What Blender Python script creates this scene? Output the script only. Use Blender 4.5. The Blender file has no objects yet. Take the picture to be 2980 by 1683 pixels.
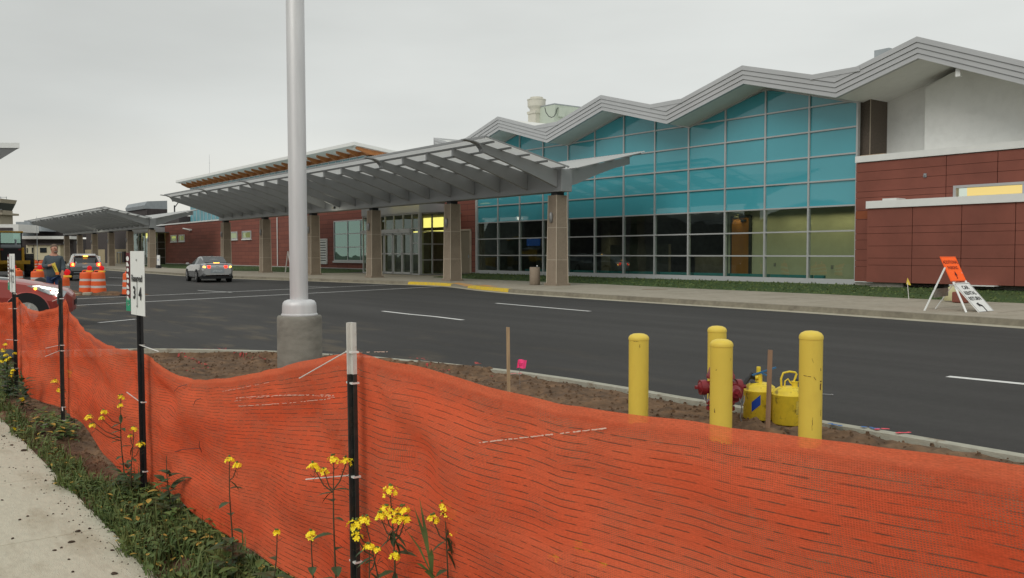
import bpy, bmesh, math, random
from mathutils import Vector, Matrix, noise
R=math.radians; PI=math.pi
scene=bpy.context.scene
COL=scene.collection
random.seed(7)
# ---------------------------------------------------------------- site survey
FOC=2600.4; PITCH=.0391; EYE=1.55; TH=.645
AX,AY=1.9806,39.0612
U=(-math.sin(TH),math.cos(TH)); N=(-math.cos(TH),-math.sin(TH))
def ray(px,py):
    x=(px-1490)/FOC; y=-(py-841.5)/FOC
    c,s=math.cos(PITCH),math.sin(PITCH)
    return (x,c+y*s,-s+y*c)
def stp(X,Y):
    dx,dy=X-AX,Y-AY
    return dx*U[0]+dy*U[1], dx*N[0]+dy*N[1]
def W(s,t,z=0): return Vector((AX+U[0]*s+N[0]*t, AY+U[1]*s+N[1]*t, z))
def gz(px,py,h=0.):            # site point on the level h, building grid (s,t)
    r=ray(px,py); k=(h-EYE)/r[2]; return stp(r[0]*k,r[1]*k)
def gw(px,py,h=0.):
    r=ray(px,py); k=(h-EYE)/r[2]; return Vector((r[0]*k,r[1]*k,h))
def gt(px,py,t):               # site point on the vertical plane t
    r=ray(px,py); k=(t+AX*N[0]+AY*N[1])/(r[0]*N[0]+r[1]*N[1])
    s,_=stp(r[0]*k,r[1]*k); return s, r[2]*k+EYE
def gs(px,py,s0):              # site point on the cross plane s
    r=ray(px,py); k=(s0+AX*U[0]+AY*U[1])/(r[0]*U[0]+r[1]*U[1])
    _,t=stp(r[0]*k,r[1]*k); return t, r[2]*k+EYE
def yd(px,py,Y):               # point at distance Y ahead
    r=ray(px,py); k=Y/r[1]; return Vector((r[0]*k,Y,r[2]*k+EYE))
ROT=PI/2+TH
GRID=Matrix.Translation((AX,AY,0))@Matrix.Rotation(ROT,4,'Z')
# ---------------------------------------------------------------- mesh builder
class MB:
    def __init__(s): s.v=[]; s.f=[]; s.m=[]; s.uv=None
    def add(s,vs,fs,mi=0,M=None):
        o=len(s.v)
        s.v+= [tuple(M@Vector(p)) for p in vs] if M else [tuple(p) for p in vs]
        s.f+=[tuple(i+o for i in f) for f in fs]; s.m+=[mi]*len(fs); return s
    def box(s,a,b,mi=0,M=None):
        x0,y0,z0=[min(p,q) for p,q in zip(a,b)]; x1,y1,z1=[max(p,q) for p,q in zip(a,b)]
        return s.add([(x0,y0,z0),(x1,y0,z0),(x1,y1,z0),(x0,y1,z0),(x0,y0,z1),(x1,y0,z1),(x1,y1,z1),(x0,y1,z1)],
          [(0,3,2,1),(4,5,6,7),(0,1,5,4),(1,2,6,5),(2,3,7,6),(3,0,4,7)],mi,M)
    def bar(s,p,q,w,h=None,mi=0,up=(0,0,1)):
        h=h or w; p=Vector(p); q=Vector(q); d=q-p; L=d.length
        if L<1e-6: return s
        z=d/L; x=z.cross(Vector(up))
        if x.length<1e-4: x=z.cross(Vector((1,0,0)))
        x.normalize(); y=x.cross(z)
        M=Matrix((( x[0],y[0],z[0],p[0]),(x[1],y[1],z[1],p[1]),(x[2],y[2],z[2],p[2]),(0,0,0,1)))
        return s.box((-w/2,-h/2,0),(w/2,h/2,L),mi,M)
    def prism(s,poly,ax,a,b,mi=0):      # poly of 2D points extruded along axis ax (0,1,2)
        n=len(poly)
        def P(p,c):
            return (c,p[0],p[1]) if ax==0 else (p[0],c,p[1]) if ax==1 else (p[0],p[1],c)
        vs=[P(p,a) for p in poly]+[P(p,b) for p in poly]
        fs=[(i,(i+1)%n,n+(i+1)%n,n+i) for i in range(n)]+[tuple(range(n))[::-1],tuple(range(n,2*n))]
        return s.add(vs,fs,mi)
    def tube(s,pts,r,n=8,mi=0,cap=True):
        pts=[Vector(p) for p in pts]; rs=r if isinstance(r,(list,tuple)) else [r]*len(pts)
        vs=[];fs=[]; prev=None
        for i,p in enumerate(pts):
            d=(pts[min(i+1,len(pts)-1)]-pts[max(i-1,0)]).normalized()
            x=prev-d*prev.dot(d) if prev else d.cross(Vector((0,0,1)))
            if x.length<1e-3: x=d.cross(Vector((1,0,0)))
            x.normalize(); prev=x; y=d.cross(x)
            for k in range(n):
                a=2*PI*k/n; vs.append(p+(x*math.cos(a)+y*math.sin(a))*rs[i])
        for i in range(len(pts)-1):
            for k in range(n):
                fs.append((i*n+k,i*n+(k+1)%n,(i+1)*n+(k+1)%n,(i+1)*n+k))
        if cap: fs+=[tuple(range(n))[::-1],tuple(range((len(pts)-1)*n,len(pts)*n))]
        return s.add(vs,fs,mi)
    def lathe(s,prof,n=24,mi=0,c=(0,0,0),axis='z',sx=1,sy=1):
        vs=[];fs=[]
        for r,z in prof:
            for k in range(n):
                a=2*PI*k/n; x,y=r*math.cos(a)*sx,r*math.sin(a)*sy
                p=(x,y,z) if axis=='z' else (x,z,y) if axis=='y' else (z,x,y)
                vs.append((p[0]+c[0],p[1]+c[1],p[2]+c[2]))
        for i in range(len(prof)-1):
            for k in range(n): fs.append((i*n+k,i*n+(k+1)%n,(i+1)*n+(k+1)%n,(i+1)*n+k))
        if prof[0][0]>1e-4: fs.append(tuple(range(n))[::-1])
        if prof[-1][0]>1e-4: fs.append(tuple(range((len(prof)-1)*n,len(prof)*n)))
        return s.add(vs,fs,mi)
    def ball(s,c,r,n=10,mi=0,sz=(1,1,1)):
        prof=[(max(1e-5,math.sin(PI*i/n))*r,-math.cos(PI*i/n)*r*sz[2]) for i in range(n+1)]
        return s.lathe(prof,n+4,mi,c,sx=sz[0],sy=sz[1])
    def quad(s,a,b,c,d,mi=0): return s.add([a,b,c,d],[(0,1,2,3)],mi)
def build(name,mb,mats,parent=None,loc=(0,0,0),rot=None,smooth=False,bevel=0,sharp=40):
    me=bpy.data.meshes.new(name); me.from_pydata(mb.v,[],mb.f)
    if not isinstance(mats,(list,tuple)): mats=[mats]
    for m in mats: me.materials.append(m)
    if len(mats)>1: me.polygons.foreach_set('material_index',mb.m)
    bm=bmesh.new(); bm.from_mesh(me); bmesh.ops.recalc_face_normals(bm,faces=bm.faces); bm.to_mesh(me); bm.free()
    if mb.uv:
        ul=me.uv_layers.new(name='UVMap')
        for lp in me.loops: ul.data[lp.index].uv=mb.uv[lp.vertex_index]
    if smooth:
        me.polygons.foreach_set('use_smooth',[True]*len(me.polygons))
        try: me.set_sharp_from_angle(angle=R(sharp))
        except Exception: pass
    o=bpy.data.objects.new(name,me); COL.objects.link(o)
    if parent: o.parent=parent
    o.location=loc
    if rot: o.rotation_euler=rot
    if bevel:
        b=o.modifiers.new('b','BEVEL'); b.width=bevel; b.segments=2; b.limit_method='ANGLE'; b.angle_limit=R(35)
    return o
def tag(o,label=None,cat=None,group=None,kind=None):
    if label: o['label']=label
    if cat: o['category']=cat
    if group: o['group']=group
    if kind: o['kind']=kind
    return o
def thing(name,label,cat,loc=(0,0,0),rz=0,group=None):
    o=bpy.data.objects.new(name,None); o.empty_display_size=.2; COL.objects.link(o)
    o.location=loc; o.rotation_euler=(0,0,rz); return tag(o,label,cat,group)
def gthing(name,label,cat,s,t,z=0,group=None):     # thing whose parts are written in the building grid
    o=thing(name,label,cat,W(s,t,z),ROT,group); o['_o']=(s,t,z); return o
def gpart(name,mb,mats,p,**k):
    lo=(0,0,0)
    if '_o' in p.keys(): lo=tuple(-c for c in p['_o'])
    return build(name,mb,mats,p,loc=lo,**k)
def gtop(name,mb,mats,**k):                        # stand-alone mesh written in the building grid
    o=build(name,mb,mats,**k); o.matrix_world=GRID; return o
def kids(o): return [c for c in bpy.data.objects if c.parent==o]
def copy_tree(o,parent=None):
    c=o.copy(); COL.objects.link(c)
    if parent: c.parent=parent
    for ch in kids(o): copy_tree(ch,c)
    return c
def text_mesh(s,size,ax='CENTER',bold=0,sx=1.0):
    cu=bpy.data.curves.new('t','FONT'); cu.body=s; cu.size=size; cu.align_x=ax; cu.align_y='CENTER'; cu.offset=bold; cu.resolution_u=3
    ob=bpy.data.objects.new('t',cu); COL.objects.link(ob)
    dg=bpy.context.evaluated_depsgraph_get(); me=bpy.data.meshes.new_from_object(ob.evaluated_get(dg))
    vs=[(v.co.x*sx,v.co.y) for v in me.vertices]; fs=[tuple(p.vertices) for p in me.polygons]
    bpy.data.objects.remove(ob); bpy.data.curves.remove(cu); bpy.data.meshes.remove(me)
    return vs,fs
def put_text(mb,s,size,o,ex,ey,mi=0,lift=.004,**k):
    o,ex,ey=Vector(o),Vector(ex).normalized(),Vector(ey).normalized(); n=ex.cross(ey)
    vs,fs=text_mesh(s,size,**k)
    mb.add([o+ex*x+ey*y+n*lift for x,y in vs],fs,mi)
def put_poly(mb,pts,o,ex,ey,mi=0,lift=.004):
    o,ex,ey=Vector(o),Vector(ex).normalized(),Vector(ey).normalized(); n=ex.cross(ey)
    mb.add([o+ex*x+ey*y+n*lift for x,y in pts],[tuple(range(len(pts)))],mi)
# ---------------------------------------------------------------- materials
def nt(name):
    m=bpy.data.materials.new(name); m.use_nodes=True; t=m.node_tree; t.nodes.clear()
    return m,t,t.nodes,t.links
def L(l,a,b): l.new(a,b)
def mat(name,col,rough=.7,metal=0,var=.12,scale=3,spec=.4,bump=0,bscale=40,col2=None,c2amt=.5,c2scale=2,stretch=(1,1,1),emit=None,estr=0,coat=0,detail=5,c2lo=.45,c2hi=.65):
    m,t,n,l=nt(name)
    out=n.new('ShaderNodeOutputMaterial'); b=n.new('ShaderNodeBsdfPrincipled'); l.new(b.outputs[0],out.inputs[0])
    b.inputs['Roughness'].default_value=rough; b.inputs['Metallic'].default_value=metal
    b.inputs['Specular IOR Level'].default_value=spec; b.inputs['Coat Weight'].default_value=coat
    tc=n.new('ShaderNodeTexCoord'); mp=n.new('ShaderNodeMapping'); mp.inputs['Scale'].default_value=stretch
    l.new(tc.outputs['Object'],mp.inputs[0])
    no=n.new('ShaderNodeTexNoise'); no.inputs['Scale'].default_value=scale; no.inputs['Detail'].default_value=detail
    l.new(mp.outputs[0],no.inputs['Vector'])
    mr=n.new('ShaderNodeMapRange'); mr.inputs[1].default_value=.3; mr.inputs[2].default_value=.7; mr.inputs[3].default_value=1-var; mr.inputs[4].default_value=1+var
    l.new(no.outputs[0],mr.inputs[0])
    c=col; src=None
    if col2:
        n2=n.new('ShaderNodeTexNoise'); n2.inputs['Scale'].default_value=c2scale; n2.inputs['Detail'].default_value=6; n2.inputs['Roughness'].default_value=.65
        l.new(mp.outputs[0],n2.inputs['Vector'])
        r2=n.new('ShaderNodeMapRange'); r2.inputs[1].default_value=c2lo; r2.inputs[2].default_value=c2hi; r2.inputs[4].default_value=c2amt
        l.new(n2.outputs[0],r2.inputs[0])
        mx=n.new('ShaderNodeMix'); mx.data_type='RGBA'; mx.inputs[6].default_value=(*col,1); mx.inputs[7].default_value=(*col2,1)
        l.new(r2.outputs[0],mx.inputs[0]); src=mx.outputs[2]
    vm=n.new('ShaderNodeVectorMath'); vm.operation='SCALE'
    if src: l.new(src,vm.inputs[0])
    else: vm.inputs[0].default_value=col
    l.new(mr.outputs[0],vm.inputs['Scale']); l.new(vm.outputs[0],b.inputs['Base Color'])
    if bump:
        nb=n.new('ShaderNodeTexNoise'); nb.inputs['Scale'].default_value=bscale; nb.inputs['Detail'].default_value=6
        l.new(mp.outputs[0],nb.inputs['Vector'])
        bp=n.new('ShaderNodeBump'); bp.inputs['Strength'].default_value=bump; bp.inputs['Distance'].default_value=.02
        l.new(nb.outputs[0],bp.inputs['Height']); l.new(bp.outputs[0],b.inputs['Normal'])
    if emit:
        b.inputs['Emission Color'].default_value=(*emit,1); b.inputs['Emission Strength'].default_value=estr
    m['p']=1
    return m
def glow(name,col,s):
    return mat(name,tuple(c*.5 for c in col),.4,emit=col,estr=s,var=.03)
M={}
M['stucco']=mat('white_stucco',(.88,.89,.87),.9,var=.03,scale=1,bump=.25,bscale=150,col2=(.7,.71,.69),c2amt=.4)
M['trim']=mat('white_trim_metal',(.8,.81,.79),.45,var=.03)
M['fascia']=mat('grey_fascia_metal',(.50,.51,.52),.55,metal=.15,var=.04,scale=.6,spec=.4,col2=(.55,.56,.57),c2amt=.5,c2scale=.4)
M['soffit']=mat('pale_soffit',(.8,.8,.77),.75,var=.03)
M['mull']=mat('aluminium_mullion',(.5,.51,.51),.42,metal=.3,var=.04)
M['silver']=mat('brushed_aluminium_pole',(.66,.66,.67),.5,metal=.35,var=.06,scale=2,stretch=(6,6,.6),col2=(.72,.72,.72),c2amt=.7,c2scale=1.2)
M['canopy']=mat('grey_canopy_steel',(.31,.32,.325),.5,metal=.1,var=.05,scale=.7,spec=.4)
M['red']=mat('red_fibre_cement',(.245,.08,.056),.75,var=.08,scale=1.3,bump=.15,bscale=200,col2=(.205,.068,.049),c2amt=.6,c2scale=.5)
M['red2']=mat('red_panel_orange_tint',(.27,.075,.03),.75,var=.05)
M['reddark']=mat('dark_joint_backing',(.035,.012,.01),.9)
M['pier']=mat('exposed_aggregate',(.31,.25,.19),.9,var=.22,scale=55,bump=.5,bscale=90,col2=(.22,.175,.13),c2amt=.6,c2scale=.9)
M['mortar']=mat('pale_mortar',(.5,.43,.34),.9)
M['brownpier']=mat('brown_masonry',(.13,.105,.085),.9,var=.3,scale=22,bump=.5,bscale=60)
M['conc']=mat('grey_concrete',(.27,.26,.225),.9,var=.15,scale=5,bump=.4,bscale=60,col2=(.16,.15,.13),c2amt=.75,c2scale=1.8,stretch=(1,1,2.2))
M['white']=mat('white_sign_face',(.86,.87,.85),.4,var=.03)
M['black']=mat('black_paint',(.012,.012,.013),.5)
M['dkgreen']=mat('dark_post_steel',(.022,.025,.024),.55,var=.3,scale=20,col2=(.06,.045,.03),c2amt=.5,c2scale=14)
M['ptop']=mat('weathered_white_post_top',(.6,.58,.54),.7,var=.1,scale=20,col2=(.25,.13,.07),c2amt=.8,c2scale=18,c2lo=.6,c2hi=.7)
M['zip']=mat('white_zip_tie',(.75,.73,.7),.5)
M['yellow']=mat('yellow_bollard_plastic',(.80,.60,.09),.5,var=.05,scale=4,col2=(.62,.42,.07),c2amt=.55,c2scale=3,stretch=(1,1,.5),spec=.35,c2lo=.5,c2hi=.75)
M['canyel']=mat('grimy_yellow_can',(.8,.6,.04),.5,var=.1,scale=15,col2=(.16,.11,.03),c2amt=.85,c2scale=11,c2lo=.55,c2hi=.68,spec=.5)
M['hyd']=mat('dark_red_hydrant',(.22,.016,.024),.45,var=.12,scale=12,coat=.2)
M['wood']=mat('stake_wood',(.42,.3,.18),.85,var=.2,scale=12,stretch=(3,3,.3))
M['woodg']=mat('brown_stake_wood',(.30,.19,.125),.85,var=.2,scale=12,stretch=(3,3,.3))
M['beam']=mat('orange_timber',(.42,.17,.055),.65,var=.15,scale=3)
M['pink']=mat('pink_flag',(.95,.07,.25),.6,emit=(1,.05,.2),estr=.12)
M['blue']=mat('blue_tape',(.01,.06,.38),.5)
M['bluecl']=mat('blue_rag',(.03,.14,.3),.7)
M['drum']=mat('orange_drum_plastic',(.85,.13,.03),.5,var=.06)
M['refl']=mat('reflective_white_band',(.62,.6,.57),.35)
M['rubber']=mat('rubber',(.015,.015,.016),.85)
M['redlens']=glow('red_lens',(.9,.01,.015),.35)
M['lampyel']=mat('yellow_lamp_case',(.8,.5,.05),.5)
M['skin']=mat('skin',(.5,.25,.17),.6,var=.05)
M['hair']=mat('greying_brown_hair',(.16,.11,.08),.8,var=.2,scale=60)
M['sweat']=mat('grey_sweatshirt',(.075,.095,.11),.95,var=.12,scale=30)
M['jeans']=mat('blue_jeans',(.03,.055,.13),.9,var=.2,scale=40)
M['sack']=mat('black_sack',(.01,.01,.012),.4)
M['silvercar']=mat('silver_car_paint',(.42,.425,.43),.3,metal=.6,var=.02,coat=.6)
M['redcar']=mat('red_car_paint',(.36,.05,.038),.35,metal=.1,var=.03,coat=.5)
M['suvpaint']=mat('grey_car_paint',(.16,.165,.17),.3,metal=.4,var=.02,coat=.6)
M['suvwhite']=mat('white_car_roof',(.62,.62,.62),.3,coat=.4)
M['carglass']=mat('dark_car_glass',(.02,.025,.028),.06,spec=.9,var=.02)
M['tail']=glow('tail_lamp_red',(1,.025,.01),3.5)
M['tailhot']=glow('brake_lamp_hot',(1,.42,.05),6)
M['amber']=glow('amber_lamp',(1,.4,.05),5)
M['head']=glow('headlamp_lit',(1,.97,.85),3.5)
M['chrome']=mat('bright_metal',(.6,.6,.6),.2,metal=.9)
M['plate']=mat('licence_plate',(.4,.43,.45),.5,var=.3,scale=20)
M['loader']=mat('construction_yellow',(.5,.28,.02),.6,var=.1,scale=4)
M['dark']=mat('dark_machine_grey',(.03,.032,.035),.6,var=.2)
M['cream']=mat('cream_siding',(.52,.47,.33),.8,var=.05)
M['beige']=mat('beige_block_wall',(.36,.30,.19),.9,var=.08,scale=2)
M['opp']=mat('opposite_hall_cladding',(.13,.13,.125),.8,var=.3,scale=.3)
M['dkwall']=mat('dark_brown_cladding',(.055,.045,.045),.8,var=.15,scale=2)
M['greymetal']=mat('weathered_grey_metal',(.32,.35,.37),.6,metal=.2,var=.1,scale=2)
M['towerc']=mat('tan_tower_concrete',(.34,.30,.23),.9,var=.06)
M['membrane']=mat('white_roof_membrane',(.75,.75,.72),.7,var=.04)
M['rtu']=mat('pale_green_grey_housing',(.5,.56,.48),.6,var=.04,scale=1)
M['fan']=mat('cream_fan_housing',(.62,.60,.52),.6,var=.05,scale=3)
M['tan']=mat('tan_door_paint',(.27,.23,.17),.7,var=.04)
M['browndoor']=mat('brown_veneer_door',(.34,.14,.035),.45,var=.12,scale=3,stretch=(1,1,.2))
M['roomwall']=mat('yellow_green_room_wall',(.47,.47,.33),.85,var=.04)
M['roomdark']=mat('dim_hall_interior',(.15,.145,.13),.8,var=.2)
M['floor']=mat('grey_hall_floor',(.12,.12,.11),.5)
M['teals']=mat('teal_painted_heater',(.04,.22,.23),.5)
M['strip']=glow('cove_light',(1,.84,.22),1.55)
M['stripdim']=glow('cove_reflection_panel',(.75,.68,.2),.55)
M['winglow']=glow('lit_ceiling_panel',(1,.66,.22),1.3)
M['lampw']=glow('white_lamp',(1,.97,.85),14)
M['bluesign']=glow('blue_wall_screen',(.02,.10,.4),.16)
M['paint']=mat('white_road_paint',(.72,.72,.7),.7,var=.08,scale=14,col2=(.3,.3,.3),c2amt=.6,c2scale=9,c2lo=.6,c2hi=.7)
M['ypaint']=mat('yellow_kerb_paint',(.72,.5,.03),.7,var=.08,scale=12,col2=(.45,.36,.18),c2amt=.6,c2scale=7)
M['opaint']=mat('orange_ramp_paint',(.66,.32,.08),.7,var=.15,scale=12,col2=(.45,.38,.27),c2amt=.8,c2scale=4)
M['pinkspray']=mat('pink_marking_spray',(.75,.09,.12),.9)
M['redspray']=mat('red_marking_on_soil',(.40,.07,.06),.95,var=.4,scale=30)
M['bluespray']=mat('blue_marking_spray',(.06,.16,.4),.9)
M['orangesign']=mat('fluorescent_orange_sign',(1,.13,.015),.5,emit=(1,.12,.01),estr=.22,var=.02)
M['leaf']=mat('weed_leaf',(.08,.135,.035),.6,var=.4,scale=9,col2=(.14,.19,.05),c2amt=.8,c2scale=5)
M['leafd']=mat('broad_dark_leaf',(.05,.095,.04),.5,var=.3,scale=14)
M['leafy']=mat('yellowing_leaf',(.45,.3,.06),.7)
M['stem']=mat('plant_stem',(.07,.06,.03),.7)
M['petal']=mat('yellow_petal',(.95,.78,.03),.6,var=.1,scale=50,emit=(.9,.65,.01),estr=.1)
M['grassb']=mat('verge_grass_blades',(.085,.13,.035),.7,var=.45,scale=4,col2=(.17,.19,.06),c2amt=.8,c2scale=3)
M['clod']=mat('soil_clod',(.075,.052,.035),.95,var=.3,scale=30,bump=.5)
M['green']=mat('green_sign_patch',(.02,.3,.16),.5)
M['maroon']=mat('maroon_sign_face',(.12,.02,.025),.5)
M['steel']=mat('galvanised_steel',(.3,.3,.3),.45,metal=.6,var=.1)
M['orangeglove']=mat('orange_trim',(.8,.2,.03),.7)
# roofing that lets daylight through
def translucent(name,col,tr,fac):
    m,t,n,l=nt(name); out=n.new('ShaderNodeOutputMaterial')
    d=n.new('ShaderNodeBsdfDiffuse'); d.inputs[0].default_value=(*col,1)
    tl=n.new('ShaderNodeBsdfTranslucent'); tl.inputs[0].default_value=(*tr,1)
    mx=n.new('ShaderNodeMixShader'); mx.inputs[0].default_value=fac
    l.new(d.outputs[0],mx.inputs[1]); l.new(tl.outputs[0],mx.inputs[2]); l.new(mx.outputs[0],out.inputs[0]); return m
M['sheet']=translucent('translucent_roof_sheet',(.84,.85,.85),(.88,.88,.86),.5)
def glassmat(name,tint,refl=(.7,.85,.85),f0=.05,rough=.015):
    m,t,n,l=nt(name); out=n.new('ShaderNodeOutputMaterial')
    tr=n.new('ShaderNodeBsdfTransparent'); tr.inputs[0].default_value=(*tint,1)
    g=n.new('ShaderNodeBsdfGlossy'); g.inputs[0].default_value=(*refl,1); g.inputs['Roughness'].default_value=rough
    lw=n.new('ShaderNodeLayerWeight'); lw.inputs[0].default_value=.5
    pw=n.new('ShaderNodeMath'); pw.operation='POWER'; pw.inputs[1].default_value=4; l.new(lw.outputs['Facing'],pw.inputs[0])
    mr=n.new('ShaderNodeMapRange'); mr.inputs[3].default_value=f0; mr.inputs[4].default_value=.8; l.new(pw.outputs[0],mr.inputs[0])
    # slight waviness of each sheet of glass
    tc=n.new('ShaderNodeTexCoord'); no=n.new('ShaderNodeTexNoise'); no.inputs['Scale'].default_value=.7; no.inputs['Detail'].default_value=1
    l.new(tc.outputs['Object'],no.inputs['Vector']); bp=n.new('ShaderNodeBump'); bp.inputs['Strength'].default_value=.25; bp.inputs['Distance'].default_value=.03
    l.new(no.outputs[0],bp.inputs['Height']); l.new(bp.outputs[0],g.inputs['Normal'])
    mx=n.new('ShaderNodeMixShader'); l.new(mr.outputs[0],mx.inputs[0]); l.new(tr.outputs[0],mx.inputs[1]); l.new(g.outputs[0],mx.inputs[2]); l.new(mx.outputs[0],out.inputs[0]); return m
M['glass']=glassmat('clear_tinted_glass',(.7,.78,.71),f0=.11)
M['glassd']=glassmat('darker_glass',(.4,.52,.5),refl=(.42,.62,.57),f0=.42)
def tealglass():
    m,t,n,l=nt('teal_spandrel_glass'); out=n.new('ShaderNodeOutputMaterial')
    b=n.new('ShaderNodeBsdfPrincipled'); b.inputs['Roughness'].default_value=.03; b.inputs['Specular IOR Level'].default_value=.75
    b.inputs['Base Color'].default_value=(.03,.27,.35,1)
    tc=n.new('ShaderNodeTexCoord'); no=n.new('ShaderNodeTexNoise'); no.inputs['Scale'].default_value=.45; no.inputs['Detail'].default_value=2
    l.new(tc.outputs['Object'],no.inputs['Vector'])
    rp=n.new('ShaderNodeMix'); rp.data_type='RGBA'; rp.inputs[6].default_value=(.06,.33,.40,1); rp.inputs[7].default_value=(.085,.41,.49,1)
    l.new(no.outputs[0],rp.inputs[0]); l.new(rp.outputs[2],b.inputs['Base Color'])
    bp=n.new('ShaderNodeBump'); bp.inputs['Strength'].default_value=.2; bp.inputs['Distance'].default_value=.03
    l.new(no.outputs[0],bp.inputs['Height']); l.new(bp.outputs[0],b.inputs['Normal'])
    l.new(b.outputs[0],out.inputs[0]); return m
M['teal']=tealglass()
M['tealc']=mat('clerestory_glass',(.12,.30,.35),.4,spec=.25,var=.15,scale=.5)
def asphalt():
    m,t,n,l=nt('fresh_asphalt'); out=n.new('ShaderNodeOutputMaterial'); b=n.new('ShaderNodeBsdfPrincipled'); l.new(b.outputs[0],out.inputs[0])
    b.inputs['Roughness'].default_value=.86; b.inputs['Specular IOR Level'].default_value=.3
    tc=n.new('ShaderNodeTexCoord')
    def noi(s,d=4,st=(1,1,1)):
        mp=n.new('ShaderNodeMapping'); mp.inputs['Scale'].default_value=st; l.new(tc.outputs['Object'],mp.inputs[0])
        k=n.new('ShaderNodeTexNoise'); k.inputs['Scale'].default_value=s; k.inputs['Detail'].default_value=d; l.new(mp.outputs[0],k.inputs['Vector']); return k.outputs[0]
    def mr(x,a,bb,c,d):
        k=n.new('ShaderNodeMapRange'); k.inputs[1].default_value=a; k.inputs[2].default_value=bb; k.inputs[3].default_value=c; k.inputs[4].default_value=d; l.new(x,k.inputs[0]); return k.outputs[0]
    def mul(a,c):
        k=n.new('ShaderNodeMath'); k.operation='MULTIPLY'; l.new(a,k.inputs[0]); l.new(c,k.inputs[1]); return k.outputs[0]
    f=mul(mul(mr(noi(120,2),.3,.7,.72,1.3),mr(noi(.3,6,(.3,1,1)),.3,.7,.78,1.2)),mul(mr(noi(1,3,(.05,1.6,1)),.35,.65,.9,1.1),mr(noi(9,4),.3,.7,.93,1.08)))
    base=n.new('ShaderNodeMix'); base.data_type='RGBA'; base.inputs[6].default_value=(.048,.046,.044,1); base.inputs[7].default_value=(.15,.12,.08,1)
    # dusty soil tracked on to the edge by the works
    sp=n.new('ShaderNodeSeparateXYZ'); l.new(tc.outputs['Object'],sp.inputs[0])
    e=mr(sp.outputs['Y'],14.5,19.5,0,1); g=mr(noi(1.6,7,(.35,1,1)),.52,.72,0,.8); e2=mr(sp.outputs['X'],-24,-17,0,1)
    l.new(mul(mul(e,g),e2),base.inputs[0])
    vm=n.new('ShaderNodeVectorMath'); vm.operation='SCALE'; l.new(base.outputs[2],vm.inputs[0]); l.new(f,vm.inputs['Scale']); l.new(vm.outputs[0],b.inputs['Base Color'])
    bp=n.new('ShaderNodeBump'); bp.inputs['Strength'].default_value=.5; bp.inputs['Distance'].default_value=.01; l.new(noi(140,2),bp.inputs['Height']); l.new(bp.outputs[0],b.inputs['Normal'])
    return m
M['asphalt']=asphalt()
def soil():
    m=mat('brown_soil',(.18,.108,.06),.98,var=.35,scale=9,bump=1,bscale=26,col2=(.085,.054,.034),c2amt=.85,c2scale=3.2,detail=8,c2lo=.4,c2hi=.65); return m
M['soil']=soil()
M['walk']=mat('near_concrete_path',(.56,.535,.425),.9,var=.08,scale=30,bump=.35,bscale=130,col2=(.33,.28,.19),c2amt=.75,c2scale=2.1,stretch=(.6,1.5,1),detail=8,c2lo=.5,c2hi=.75)
M['fwalk']=mat('far_concrete_pavement',(.37,.33,.265),.9,var=.1,scale=6,bump=.2,bscale=90,col2=(.28,.25,.19),c2amt=.6,c2scale=.8)
M['kerb']=mat('kerb_concrete',(.25,.225,.17),.9,var=.12,scale=8,bump=.3,bscale=60,col2=(.15,.13,.10),c2amt=.7,c2scale=1.5)
M['gutter']=mat('pale_gutter_concrete',(.43,.40,.31),.9,var=.1,scale=8,col2=(.3,.26,.2),c2amt=.6,c2scale=1.4)
M['nkerb']=mat('pale_near_kerb',(.40,.39,.32),.9,var=.1,scale=14,bump=.4,bscale=60,col2=(.2,.15,.1),c2amt=.8,c2scale=5,c2lo=.56,c2hi=.66)
M['lawn']=mat('lawn_ground',(.045,.085,.022),.95,var=.35,scale=12,bump=.8,bscale=50,col2=(.07,.10,.03),c2amt=.8,c2scale=2)
M['plain']=mat('open_ground',(.10,.105,.07),.95,var=.2,scale=.05,col2=(.16,.15,.12),c2amt=.6,c2scale=.02)
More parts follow.
